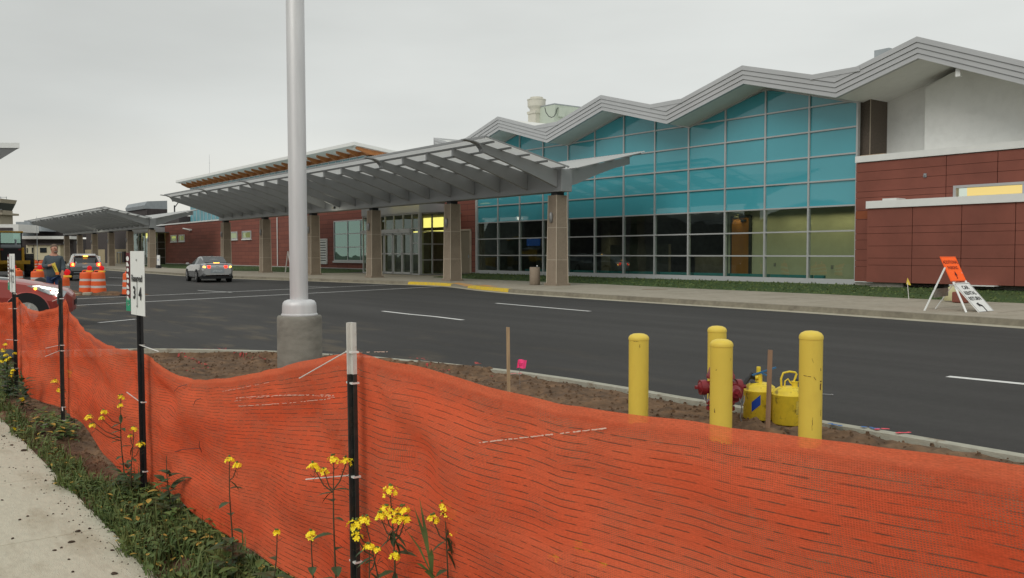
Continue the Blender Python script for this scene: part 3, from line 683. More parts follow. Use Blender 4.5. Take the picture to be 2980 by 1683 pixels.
# the tinted panel is only the short run left of the projecting box
m2=MB(); m2.box((-10.36,RA,2.9),(-11.2,RA+.004,3.2))
anx=gpart('red_upper_wall',m_,[M['red'],M['red']],ter); build('odd_tinted_panel',m2,M['red2'],anx)
mb=MB(); mb.box((-10.37,RA-.12,.4),(-14.1,RA-.055,5.04)); mb.box((-14.1,RA-.12,3.95),(-30,RA-.055,5.04)); mb.box((-14.1,RA-.12,.4),(-30,RA-.055,3.3)); build('joint_backing',mb,M['reddark'],anx)
mb=MB(); mb.box((-10.34,-8.13,5.06),(-30,RA+.06,5.3)); mb.box((-10.34,-8.13,4.9),(-30,RA-.13,5.06)); build('parapet_cap',mb,M['trim'],anx)
mb=MB(); mb.box((-10.3,RA-.35,5.3),(-11.3,RA-.6,5.37)); build('loose_plank',mb,M['wood'],anx)
mb=MB(); mb.box((-10.37,RA-.1,.3),(-30,RA-.02,.47),0); build('plinth',mb,M['conc'],anx)
for a,b,c in ((-10.36,-11.3,.02),(-14.5,-16,.9)): mb=MB(); mb.box((a,RA-.01,.47),(b,RA+c,.5)); build('base_strip',mb,M['trim'],anx)
s_,z_=gt(2400+474*.6183,80+697*.6183,RA); mb=MB(); mb.box((s_-.05,RA,z_-.07),(s_+.05,RA+.04,z_+.07)); mb.tube([(s_,RA+.04,z_),(s_,RA+.14,z_-.03)],.02); build('wall_bracket',mb,M['greymetal'],anx)
# window
wf=MB(); T0,T1=RA-.16,RA+.05
wf.box((-14.15,T0,3.86),(-24,T1,3.95)); wf.box((-14.15,T0,3.3),(-14.25,T1,3.86)); 
for x in (-16.45,-18.9,-21.4): wf.box((x,T0,3.3),(x-.09,T1-.01,3.86))
win=gpart('ribbon_window_frame',wf,M['mull'],ter)
mb=MB(); mb.quad((-14.25,RA-.1,3.3),(-24,RA-.1,3.3),(-24,RA-.1,3.86),(-14.25,RA-.1,3.86)); build('window_pane',mb,M['glass'],win)
mb=MB(); mb.box((-14.2,RA-.9,3.3),(-24,RA-.85,3.62),1); mb.box((-14.2,RA-.9,3.62),(-24,RA-.85,3.95),0); build('lit_ceiling',mb,[M['winglow'],M['roomwall']],win)
RB=-5.72
z2=[.5,1.14,1.4,1.85,2.31,2.56,3.25]
m_=panelwall(-11.23,-30,RB,z2,[-12.99-1.76*i for i in range(9)])
box_=gpart('red_lower_wall',m_,M['red'],ter)
mb=MB(); mb.box((-11.25,RA,.5),(-30,RB-.055,3.25)); build('joint_backing',mb,M['reddark'],box_)
mb=MB(); mb.box((-11.2,RA-.02,3.25),(-30,RB+.07,3.52)); mb.box((-11.85,RA+.05,3.52),(-12.4,RB+.05,3.59)); build('parapet_cap',mb,M['trim'],box_)
mb=MB(); mb.box((-11.4,-6.2,.3),(-12.6,-5.85,.5)); mb.box((-11.35,-6.1,.2),(-12.2,-5.75,.36)); mb.box((-14,-6.3,.25),(-30,-6.1,.5)); build('exposed_footing',mb,M['conc'],box_)
# red wing with entrance -------------------------------------------------
mb=MB(); mb.box((15.7,WT-.3,.42),(19.4,WT,5.0)); mb.box((27.2,WT-.3,.42),(82.2,WT,5.04))
rw=gpart('red_wing_wall',mb,M['brick'],ter)
mb=MB(); mb.box((15.7,WT-.32,.3),(19.4,WT-.02,.42)); mb.box((27.2,WT-.32,.3),(82.2,WT-.02,.42)); build('plinth',mb,M['conc'],rw)
mb=MB(); mb.box((15.75,WT-.5,5.0),(18.2,WT+.08,5.14)); mb.box((18.2,-30,5.04),(86,WT+.09,5.17)); mb.box((27.2,WT-.02,.42),(82.2,WT+.03,.45)); build('parapet_cap',mb,M['trim'],rw)
mb=MB(); mb.box((15.62,WT-.1,.36),(15.78,WT+.08,5.0)); build('corner_trim',mb,M['mull'],rw)
mb=MB(); mb.tube([(47.2,WT+.08,.5),(47.2,WT+.08,4.85)],.05); build('downpipe',mb,M['trim'],rw)
mb=MB(); mb.box((16.4,WT-.02,.36),(17.55,WT+.05,3.02)); dr=gpart('service_door',mb,M['tan'],ter)
mb=MB(); mb.box((16.3,WT,.36),(16.4,WT+.08,3.1)); mb.box((17.55,WT,.36),(17.65,WT+.08,3.1)); mb.box((16.3,WT,3.02),(17.65,WT+.1,3.12)); build('door_frame',mb,M['mortar'],dr)
mb=MB(); 
for z in (.7,1.6,2.5): mb=MB(); mb.box((17.44,WT+.05,z),(17.54,WT+.08,z+.14)); build('hinge',mb,M['greymetal'],dr)
mb=MB(); mb.box((16.5,WT+.05,1.3),(16.56,WT+.1,1.5)); build('door_handle',mb,M['greymetal'],dr)
def window(s0,s1,z0,z1,vs_,hs,glass,name='window_frame',back=None,w=.09):
    f=MB(); f.box((s0,WT,z0),(s1,WT+.08,z0+w)); f.box((s0,WT,z1-w),(s1,WT+.08,z1)); f.box((s0,WT,z0+w),(s0+w,WT+.08,z1-w)); f.box((s1-w,WT,z0+w),(s1,WT+.08,z1-w))
    for v in vs_: f.box((v-.04,WT,z0+w),(v+.04,WT+.075,z1-w))
    for h in hs: f.box((s0+w,WT+.001,h-.035),(s1-w,WT+.07,h+.035))
    o=gpart(name,f,M['mull'],ter); g_=MB(); g_.quad((s0+w,WT+.03,z0+w),(s1-w,WT+.03,z0+w),(s1-w,WT+.03,z1-w),(s0+w,WT+.03,z1-w)); build('window_pane',g_,glass,o)
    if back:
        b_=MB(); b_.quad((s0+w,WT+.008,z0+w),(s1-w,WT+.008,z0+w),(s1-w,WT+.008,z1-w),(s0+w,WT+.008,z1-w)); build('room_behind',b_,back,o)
    return o
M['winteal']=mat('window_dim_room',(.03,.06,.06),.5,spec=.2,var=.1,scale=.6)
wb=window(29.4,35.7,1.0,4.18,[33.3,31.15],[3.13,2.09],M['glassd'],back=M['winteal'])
mb=MB(); mb.box((29.3,WT,.86),(35.8,WT+.14,1.0)); build('sill',mb,M['mull'],wb)
M['smallwin']=glow('dim_lit_room',(.5,.47,.2),.42)
for a,b in ((53.7,56.1),(57.4,59.6),(74.4,76.6),(77.4,79.7)):
    o=window(a,b,3.0,3.8,[],[],M['glass'],back=M['smallwin'],w=.14); mb=MB(); mb.box((a-.05,WT,2.92),(b+.05,WT+.13,3.0)); build('sill',mb,M['trim'],o)
lv=MB(); lv.box((37.0,WT,.82),(37.12,WT+.1,2.72)); lv.box((38.9,WT,.82),(39.02,WT+.1,2.72)); lv.box((37.0,WT,.74),(39.02,WT+.12,.82)); lv.box((37.0,WT,2.72),(39.02,WT+.1,2.8))
for i in range(9):
    z=.84+i*.21; lv.add([(37.12,WT+.1,z),(38.9,WT+.1,z),(38.9,WT+.1,z+.1),(37.12,WT+.1,z+.1),(37.12,WT+.02,z+.15),(38.9,WT+.02,z+.15)],[(0,1,2,3),(3,2,5,4)])
lo=gpart('louvre',lv,M['trim'],ter); mb=MB(); mb.quad((37.1,WT+.012,.8),(38.9,WT+.012,.8),(38.9,WT+.012,2.75),(37.1,WT+.012,2.75)); build('louvre_back',mb,M['black'],lo)
s_,z_=gt(380+850*.2062,560+530*.2062,WT); mb=MB(); mb.box((s_-.4,WT,z_-.1),(s_+.1,WT+.2,z_+.1)); mb.tube([(s_,WT+.1,z_),(s_+.6,WT+.7,z_+.15)],.08); gpart('security_camera',mb,M['trim'],ter)
# vestibules
def vestibule(s0,s1,tf,doors=True,lit=True):
    z0,zt,zc=.22,4.2,4.82
    f=MB()
    for x in ([s0+.05,s0+.9]+[s0+2.05,s0+3.3,s0+4.5,s0+5.7,s0+6.9] if doors else [s0+.05,s0+1.6,s0+3.2,s0+4.8]):
        if x<s1: f.box((x-.04,tf-.06,z0),(x+.04,tf+.04,zt))
    f.box((s1-.1,tf-.06,z0),(s1,tf+.04,zt))
    for z in (z0+.03,zt-.04): f.box((s0,tf-.055,z-.04),(s1,tf+.035,z+.04))
    for z in (1.56,2.25,3.2): 
        f.box((s0,tf-.05,z-.03),(s0+.9,tf+.03,z+.03))
        if z<1.7: f.box((s0+.9,tf-.05,z-.03),(s1,tf+.03,z+.03))
    # return side towards the camera
    f.box((s0-.12,tf-.12,z0),(s0+.02,tf+.06,zt+.02))
    for t in (tf-.95,tf-1.9): f.box((s0-.06,t-.04,z0),(s0+.04,t+.04,zt))
    for z in (z0+.03,1.17,2.2,3.0,zt-.04): f.box((s0-.055,WT,z-.03),(s0+.035,tf-.1,z+.03))
    v=gpart('vestibule_frame',f,M['mull'],ter)
    g=MB(); g.quad((s0,tf-.01,z0),(s1,tf-.01,z0),(s1,tf-.01,zt),(s0,tf-.01,zt)); g.quad((s0-.01,WT,z0),(s0-.01,tf,z0),(s0-.01,tf,zt),(s0-.01,WT,zt)); build('vestibule_glass',g,M['glass'],v)
    c=MB(); c.box((s0-.14,WT-.2,zt+.02),(s1+.05,tf+.08,zc)); build('canopy_fascia',c,M['fascia'],v)
    if doors:
        h=MB(); h.box((s0+.92,tf+.03,2.94),(s1-.1,tf+.2,3.2)); h.box((s0+2.3,tf+.2,3.04),(s0+2.4,tf+.24,3.1)); build('door_header',h,M['mull'],v)
        for a in (s0+.95,s0+2.1,s0+3.35,s0+4.55):
            d=MB(); b=a+1.12
            d.box((a,tf+.05,.24),(a+.07,tf+.1,2.9)); d.box((b-.07,tf+.05,.24),(b,tf+.1,2.9)); d.box((a,tf+.05,2.82),(b,tf+.1,2.9)); d.box((a,tf+.05,.24),(b,tf+.1,.36)); d.box((a,tf+.05,1.53),(b,tf+.1,1.6)); build('sliding_door',d,M['mull'],v)
    # inner lobby
    i_=MB(); i_.box((s0,WT-6,.2),(s1,tf-.1,.23)); build('lobby_floor',i_,M['floor'],v)
    i_=MB(); i_.box((s0+1.0,WT-4.1,.23),(s1,WT-4,4.2)); i_.box((s1-.1,WT-4,.23),(s1,tf-.2,4.2)); i_.box((s0-2.0,WT-6,.23),(s0-1.9,WT-.31,4.2)); i_.box((s0-2,WT-6.1,.23),(s1,WT-6,4.2)); i_.box((s0-2,WT-6,4.1),(s1,tf-.1,4.19)); build('lobby_wall',i_,M['roomdark'],v)
    if lit:
        i_=MB(); i_.add([(s0-1.8,WT-2.2,3.55),(s0+1.2,WT-2.2,3.3),(s0+1.2,WT-1.9,4.1),(s0-1.8,WT-1.9,4.1)],[(0,1,2,3)]); i_.box((s0+.3,WT-.4,3.05),(s0+4.8,WT-.5,3.13)); i_.box((s0+1.5,WT-1.6,3.42),(s0+5.9,WT-1.7,4.15)); build('lit_ceiling_cove',i_,M['strip'],v)
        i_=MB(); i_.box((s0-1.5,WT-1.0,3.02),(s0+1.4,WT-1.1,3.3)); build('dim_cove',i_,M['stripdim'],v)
        i_=MB(); i_.box((s0+1.8,WT+.5,.25),(s0+2.05,WT+.6,4.1)); i_.box((s0+3.2,WT-.2,.25),(s0+3.7,WT-.3,4.1)); build('lobby_column',i_,M['roomwall'],v)
        for a in (s0+.6,s0+2.4): 
            li=bpy.data.lights.new('lobby_lamp','POINT'); li.energy=3; li.color=(1,.85,.4); li.shadow_soft_size=.15
            o=bpy.data.objects.new('lobby_lamp',li); COL.objects.link(o); o.parent=v; o.location=(a,WT-.6,3.8)
    return v
v1_=vestibule(19.45,27.2,-4.72)
for a in (17.6,19.2,20.6,22.0): mb=MB(); mb.box((a,-4.2,4.86),(a+1.0,-4.35,4.9)); build('soffit_strip_light',mb,M['strip'],v1_)
v2_=vestibule(82.4,90,-4.8,False,False)
mb=MB(); mb.box((82.6,-5.2,3.5),(85.4,-5.3,4.15)); build('lit_sign_box',mb,M['strip'],v2_)
mb=MB(); mb.box((86.2,-5.1,3.7),(87,-5.2,4.1)); mb.box((87.8,-5.1,3.2),(88.6,-5.2,3.75)); build('hanging_lamp',mb,M['tealc'],v2_)
# upper hall with timber eaves
RE=-8.; CW=-9.5
def rz_(t): return 10.23+.126*(t-RE)
mb=MB(); mb.add([(34.9,RE,10.25),(82.3,RE,10.25),(82.3,-32,rz_(-32)),(34.9,-32,rz_(-32)),(34.9,RE,10.52),(82.3,RE,10.52),(82.3,-32,rz_(-32)+.27),(34.9,-32,rz_(-32)+.27)],[(0,1,2,3),(4,5,6,7),(0,1,5,4),(1,2,6,5),(2,3,7,6),(3,0,4,7)])
ur=gpart('upper_roof',mb,M['trim'],ter)
mb=MB(); mb.add([(34.95,RE-.02,10.244),(82.2,RE-.02,10.244),(82.2,CW-.3,9.93),(34.95,CW-.3,9.93)],[(0,1,2,3)]); mb.add([(34.95,RE-.02,10.23),(35.95,RE-.3,10.0),(35.95,-31,rz_(-31)-.2),(34.95,-31,rz_(-31)-.02)],[(0,1,2,3)]); build('soffit_panel',mb,M['soffit'],ur)
n=25
for i in range(n):
    s=35.2+(81.6-35.2)*i/(n-1); mb=MB()
    mb.prism([(RE-.5,9.98),(RE-.45,10.2),(CW-.2,10.0),(CW-.2,9.6),(CW+.25,9.64)],0,s-.11,s+.11)
    build('rafter',mb,M['beam'],ur)
mb=MB(); mb.box((35.2,CW-.05,9.62),(81.7,CW-.3,9.98)); mb.prism([(RE-.3,9.98),(RE-.3,10.2),(-31,rz_(-31)-.03),(-31,rz_(-31)-.45),(CW,9.62)],0,35.05,35.25); build('eaves_beam',mb,M['beam'],ur)
mb=MB(); mb.quad((35.9,CW,5),(81.6,CW,5),(81.6,CW,9.6),(35.9,CW,9.6)); mb.quad((35.9,CW,5),(35.9,-30,5),(35.9,-30,9.6-2.5),(35.9,CW,9.6))
cl_=gpart('clerestory_glazing',mb,M['tealc'],ter)
mb=MB(); s=35.9
while s<81.7: mb.box((s-.04,CW,5),(s+.04,CW+.06,9.55)); s+=1.35
mb.box((35.9,CW,9.57),(81.6,CW+.07,9.64)); mb.box((35.9,CW,7.4),(81.6,CW+.05,7.46)); mb.box((35.86,CW,5),(35.9,CW-.1,9.6)); build('clerestory_mullion',mb,M['mull'],cl_)
# plant on the roof
fx=gthing('roof_exhaust_fan','cream round exhaust fan on a square curb beside the pale roof unit','roof fan',14.05,-10,8.3)
mb=MB(); mb.box((13.7,-9.65,8.2),(14.45,-10.4,10.3)); gpart('curb',mb,M['fan'],fx)
mb=MB(); mb.box((13.65,-9.6,10.3),(14.5,-10.45,10.46)); gpart('base_plate',mb,M['fan'],fx)
mb=MB(); mb.lathe([(.42,10.46),(.43,10.62),(.56,10.76),(.57,11.14),(.6,11.16),(.6,11.2),(.42,11.22),(.40,11.34),(.05,11.36)],28,0,(14.07,-10.03,0)); gpart('fan_housing',mb,M['fan'],fx,smooth=True)
ru=gthing('rooftop_unit','pale green box-shaped rooftop air unit half hidden by the wavy roof','air handling unit',12.28,-11.5,8.3)
RS=12.25; qa=gs(1100+1225*.4193,250+125*.4193,RS); qb=gs(1100+1430*.4193,250+150*.4193,RS)
t0=qa[0]; t1=qb[0]-1.5; zt_0=qa[1]
mb=MB(); mb.box((RS,t0,zt_0-1.35),(RS+2.3,t1,zt_0)); gpart('housing',mb,M['rtu'],ru,bevel=.02)
mb=MB(); mb.box((RS-.02,t0+.02,zt_0-.03),(RS+2.32,t1,zt_0+.03)); gpart('lid',mb,M['greymetal'],ru)
mb=MB(); mb.box((RS-.08,t0+.1,8.2),(RS+2.4,t1-.1,zt_0-1.35)); gpart('curb',mb,M['membrane'],ru)
ca=gs(1100+1262*.4193,250+150*.4193,RS-.2); cb=gs(1100+1297*.4193,250+218*.4193,RS-.2)
mb=MB(); mb.box((RS-.22,ca[0],cb[1]),(RS,cb[0],ca[1])); gpart('control_box',mb,M['rtu'],ru,bevel=.01)
mb=MB(); pts=[gs(1100+x*.4193,250+y*.4193,RS-.06) for x,y in ((1158,150),(1166,185),(1185,212),(1205,220),(1222,212),(1236,190),(1240,165),(1250,152),(1258,160))]; mb.tube([(RS-.06,a,b) for a,b in pts],.022,6); gpart('cable',mb,M['dark'],ru)
# ================================================================ CANOPIES
RIBT=[(.31,5.15),(1.5,5.43),(3,5.74),(4.28,6.0)]; RIBB=[(4.28,5.69),(3,5.31),(1.5,4.83),(.31,4.42)]
RIT=[(-.31,5.15),(-1.5,5.45),(-3,5.78),(-4.0,6.02)]; RIB2=[(-4.0,5.67),(-3,5.42),(-1.8,5.02),(-.8,4.62),(-.31,4.5)]
def make_canopy():
    c=gthing('walkway_canopy','long grey steel canopy with winged ribs in front of the glass hall','canopy',20.9,0,.19,'winged walkway canopies')
    mb=MB(); mb.box((-.62,-.3,4.24),(42.6,.3,5.2)); gpart('spine_beam',mb,M['canopy'],c,bevel=.015)
    for k in range(6):
        s=8.371*k; mb=MB()
        a,b=.335,.285
        mb.add([(s-a,-a,.27),(s+a,-a,.27),(s+a,a,.27),(s-a,a,.27),(s-b,-b,4.1),(s+b,-b,4.1),(s+b,b,4.1),(s-b,b,4.1)],[(0,3,2,1),(4,5,6,7),(0,1,5,4),(1,2,6,5),(2,3,7,6),(3,0,4,7)])
        co=gpart('column',mb,M['pier'],c,bevel=.02)
        m_=MB(); m_.box((s-.41,-.41,.15),(s+.41,.41,.28)); build('plinth',m_,M['pier'],co,bevel=.012)
        m_=MB(); 
        for z in (1.3,2.7):
            w=a-(a-b)*(z-.27)/3.83+.004; m_.box((s-w,-w,z-.012),(s+w,w,z+.012))
        for sx,sy in ((-1,1),(-1,-1),(1,1)):
            m_.bar((s+sx*(a+.0),sy*(a+.0),.28),(s+sx*(b+.0),sy*(b+.0),4.1),.03)
        build('mortar_joint',m_,M['mortar'],co)
        m_=MB(); m_.box((s-.2,-.2,4.1),(s+.2,.2,4.24)); build('cap_plate',m_,M['dark'],co)
        m_=MB(); m_.lathe([(.02,2.9),(.075,2.97),(.085,3.1),(.085,3.2),(.075,3.3),(.02,3.37)],12,0,(s+.02,a+.01,0)); build('sconce',m_,M['steel'],co,smooth=True)
    rib=None
    for k in range(21):
        s=-.3+2.093*k
        if rib is None:
            mb=MB(); mb.prism(RIBT+RIBB,0,-.07,.07); mb.prism(RIT+RIB2,0,-.07,.07); rib=build('rib',mb,M['canopy'],c,loc=(s-20.9,0,-.19)); r=rib
        else:
            r=rib.copy(); COL.objects.link(r); r.parent=c; r.location=(s-20.9,0,-.19)
        if k%4==0:
            mb=MB(); pts=[(4.22,5.62),(4.3,5.8),(4.45,5.95),(4.7,6.04),(5.15,6.09)]; q=[(y,z+.07-.03*i/4) for i,(y,z) in enumerate(pts)]
            mb.prism([(y,z) for y,z in pts]+q[::-1],0,-.16,.16); 
            if k==0: sp0=build('gutter_spout',mb,M['canopy'],r); 
            else: x=sp0.copy(); COL.objects.link(x); x.parent=r
    def zr(t): return 5.24+.235*(abs(t)-.3) if abs(t)>.3 else 5.24
    mb=MB()
    for t in (4.15,3.3,2.35,1.4,.45): z=5.15+.215*(t-.3); mb.box((-1.0,t-.05,z+.0),(42.4,t+.05,z+.075))
    for t in (3.85,2.8,1.8,.8): z=5.15+.235*(t-.3); mb.box((-.6,-t-.05,z+.0),(42.4,-t+.05,z+.075))
    gpart('purlin',mb,M['canopy'],c)
    # ribbed roof sheets
    mb=MB(); n=215; s0,s1=-1.05,42.5
    for (ta,za),(tb_,zb) in (((.2,5.235),(4.62,6.2)),((-.2,5.235),(-4.3,6.2))):
        base=len(mb.v); xs=[]; k_=0; s=s0
        pitch=.2
        while s<=s1: xs+= [(s,0),(s+.06,.035),(s+.09,.035),(s+.12,0)]; s+=pitch
        for x,h in xs: mb.v+=[(x,ta,za+h),(x,tb_,zb+h)]
        for i in range(len(xs)-1): mb.f.append((base+2*i,base+2*i+1,base+2*i+3,base+2*i+2)); mb.m.append(0)
    gpart('roof_sheet',mb,M['sheet'],c)
    mb=MB(); mb.add([(-1.06,4.63,6.12),(42.5,4.63,6.12),(42.5,4.63,6.2),(-1.06,4.63,6.2)],[(0,1,2,3)]); mb.box((-1.06,4.6,6.13),(42.5,4.64,6.22)); mb.box((-1.08,.3,5.2),(-1.04,.32,5.3))
    mb.bar((-1.06,.25,5.24),(-1.06,4.62,6.2),.03,.06); mb.bar((-.75,-.3,5.24),(-.75,-4.3,6.2),.03,.06); mb.box((-.75,-4.35,6.12),(42.5,-4.3,6.24)); gpart('edge_trim',mb,M['canopy'],c)
    # lamp that washes the ribs
    for s in (21.3,):
        mb=MB(); mb.box((s-.12,.3,4.36),(s+.12,.42,4.5)); l_=gpart('uplight',mb,M['dark'],c)
        li=bpy.data.lights.new('uplight_lamp','POINT'); li.energy=9; li.color=(1,.98,.8); li.shadow_soft_size=.2; o=bpy.data.objects.new('uplight_lamp',li); COL.objects.link(o); o.parent=l_; o.location=(s,.9,4.2)
        mb=MB(); mb.box((s-.1,.42,4.38),(s+.1,.44,4.48)); build('uplight_lens',mb,M['conc'],l_)
    return c
can1=make_canopy()
can2=copy_tree(can1); can2.location=W(20.9+63.4,0,.19-.1); can2['label']='farther winged grey canopy at the left, over the distant entrance'
# ================================================================ FOREGROUND
def plant_frame(v,to): # rotation about z so local -y looks at point 'to'
    return math.atan2(to[0]-v[0],-(to[1]-v[1]))
cylZ=lambda v: (v[0],v[1])
# lamp pole
lp=gw(873,1062,.04)
lt=thing('lamp_pole','tall silver lamp pole on a round concrete footing','lamp post',(lp.x,lp.y,0))
mb=MB(); prof=[(.30,-.3),(.30,.66),(.296,.70),(.285,.715),(.0,.72)]; mb.lathe(prof,40); build('footing',mb,M['conc'],lt,smooth=True,sharp=50)
mb=MB(); mb.lathe([(.245,.718),(.245,.735),(.232,.745),(.228,.85),(.222,.885),(.2,.915),(.16,.93),(.122,.932)],40); build('base_cover',mb,M['silver'],lt,smooth=True)
mb=MB(); mb.lathe([(.1215,.932),(.1215,8.6),(.1,8.65)],32); build('pole',mb,M['silver'],lt,smooth=True,rot=(0,R(-.25),0))
mb=MB()
for a in (-1,1): mb.bar((0,0,8.5),(a*1.1,0,8.6),.06); mb.box((a*.9,-.2,8.55),(a*1.6,.2,8.68))
build('lamp_head',mb,M['silver'],lt)
# bollards
BL=[((1859,970,8.07),'bollard at the left, standing alone before the kerb'),((2087,948,8.67),'rear bollard of the pair by the hydrant'),((2100,986,7.2),'front bollard of the pair hiding the hydrant'),((2361,962,7.0),'rightmost bollard, with rusty scrapes')]
bp=None
for q,lb in BL:
    p_=yd(*q)
    if bp is None:
        bp=thing('bollard','yellow domed '+lb,'bollard',(p_.x,p_.y,0),0,'yellow bollards round the hydrant')
        mb=MB(); r=.0895; mb.lathe([(r,-.1),(r,.86)],36); build('post_sleeve',mb,M['yellow'],bp,smooth=True)
        mb=MB(); mb.lathe([(r+.0035,.855),(r+.0035,.872),(r,.884),(.078,.9),(.05,.914),(.0001,.92)],36); build('dome_cap',mb,M['yellow'],bp,smooth=True)
        b=bp
    else:
        b=copy_tree(bp); b.location=(p_.x,p_.y,0); b['label']='yellow domed '+lb
    sc=p_.z/.92; b.scale=(1,1,sc); b.rotation_euler=(0,0,random.uniform(0,6))
M['rust']=mat('rust_scrape',(.13,.06,.025),.9)
random.seed(33)
def scrapes(b,lst):
    a0=math.atan2(-b.location.y,-b.location.x)-b.rotation_euler.z
    for da,z,L_,w,tilt in lst:
        mb=MB(); n=5
        for i in range(n):
            q=a0+da+math.cos(tilt)*L_*(i/n-.5)/.09; q2=a0+da+math.cos(tilt)*L_*((i+1)/n-.5)/.09; zz=z+math.sin(tilt)*L_*(i/n-.5); z2=z+math.sin(tilt)*L_*((i+1)/n-.5); ww=w*random.uniform(.5,1.3)
            if abs(math.cos(tilt))<.3: q-=.03*i%.05; q2=q+ww/.09; mb.quad(*[(math.cos(u)*.0903,math.sin(u)*.0903,v) for u,v in ((q,zz),(q2,zz),(q2,z2),(q,z2))])
            else: mb.quad(*[(math.cos(u)*.0903,math.sin(u)*.0903,v) for u,v in ((q,zz-ww/2),(q2,z2-ww/2),(q2,z2+ww/2),(q,zz+ww/2))])
        build('rust_scrape',mb,M['rust'],b)
bl=[o for o in bpy.data.objects if o.name.startswith('bollard')]
scrapes(bl[3],[(.15,.70,.035,.006,1.9),(-.3,.58,.06,.004,-.1),(.35,.565,.03,.006,-.9),(.95,.63,.02,.008,1.5),(.9,.50,.05,.012,1.5),(1.0,.54,.02,.01,0),(.2,.22,.1,.003,1.5),(1.05,.3,.05,.006,1.5)])
scrapes(bl[2],[(-.45,.66,.012,.008,.7),(-.6,.31,.035,.007,1.5),(.95,.75,.02,.004,1.5),(-.2,.86,.1,.004,0)])
scrapes(bl[0],[(.1,.80,.03,.005,1.5),(-.3,.845,.05,.003,0)])
# hydrant
hp=Vector((2.0,8.05,0)); hp=yd(2096,1235,7.9)
h=thing('fire_hydrant','dark red fire hydrant behind the front yellow bollard','fire hydrant',(hp.x,hp.y,0),R(8))
mb=MB(); mb.lathe([(.085,-.05),(.085,.16),(.125,.17),(.125,.20),(.09,.205),(.09,.215),(.125,.22),(.125,.25),(.095,.26),(.098,.30),(.095,.44),(.125,.45),(.125,.475),(.115,.49),(.10,.54),(.06,.575),(.03,.585),(.03,.62),(.0001,.625)],28); build('barrel',mb,M['hyd'],h,smooth=True,sharp=35)
for sx,rr in ((-1,.055),(1,.055)):
    mb=MB(); mb.tube([(sx*.08,0,.37),(sx*.14,0,.37)],rr,18); mb.tube([(sx*.14,0,.37),(sx*.19,0,.37)],[.068,.066],18); mb.tube([(sx*.19,0,.37),(sx*.205,0,.37)],[.05,.03],12); mb.tube([(sx*.2,0,.37),(sx*.235,0,.37)],.018,5); build('outlet_cap',mb,M['hyd'],h,smooth=True,sharp=35)
mb=MB(); mb.tube([(.04,-.06,.34),(.065,-.17,.34)],.085,20); mb.tube([(.065,-.17,.34),(.07,-.2,.34)],[.07,.04],16); mb.tube([(.07,-.2,.34),(.078,-.24,.34)],.02,5); build('pumper_cap',mb,M['hyd'],h,smooth=True,sharp=35)
mb=MB()
for (x,y) in ((-.16,0),(.1,-.17)): mb.tube([(x,y,.31),(x+.01,y-.02,.26),(x+.03,y-.02,.24),(x+.05,y,.27),(x+.06,y+.02,.31)],.004,5)
mb.tube([(.14,-.1,.3),(.15,-.12,.2),(.14,-.11,.12),(.16,-.1,.06)],.006,5); build('chain',mb,M['steel'],h)
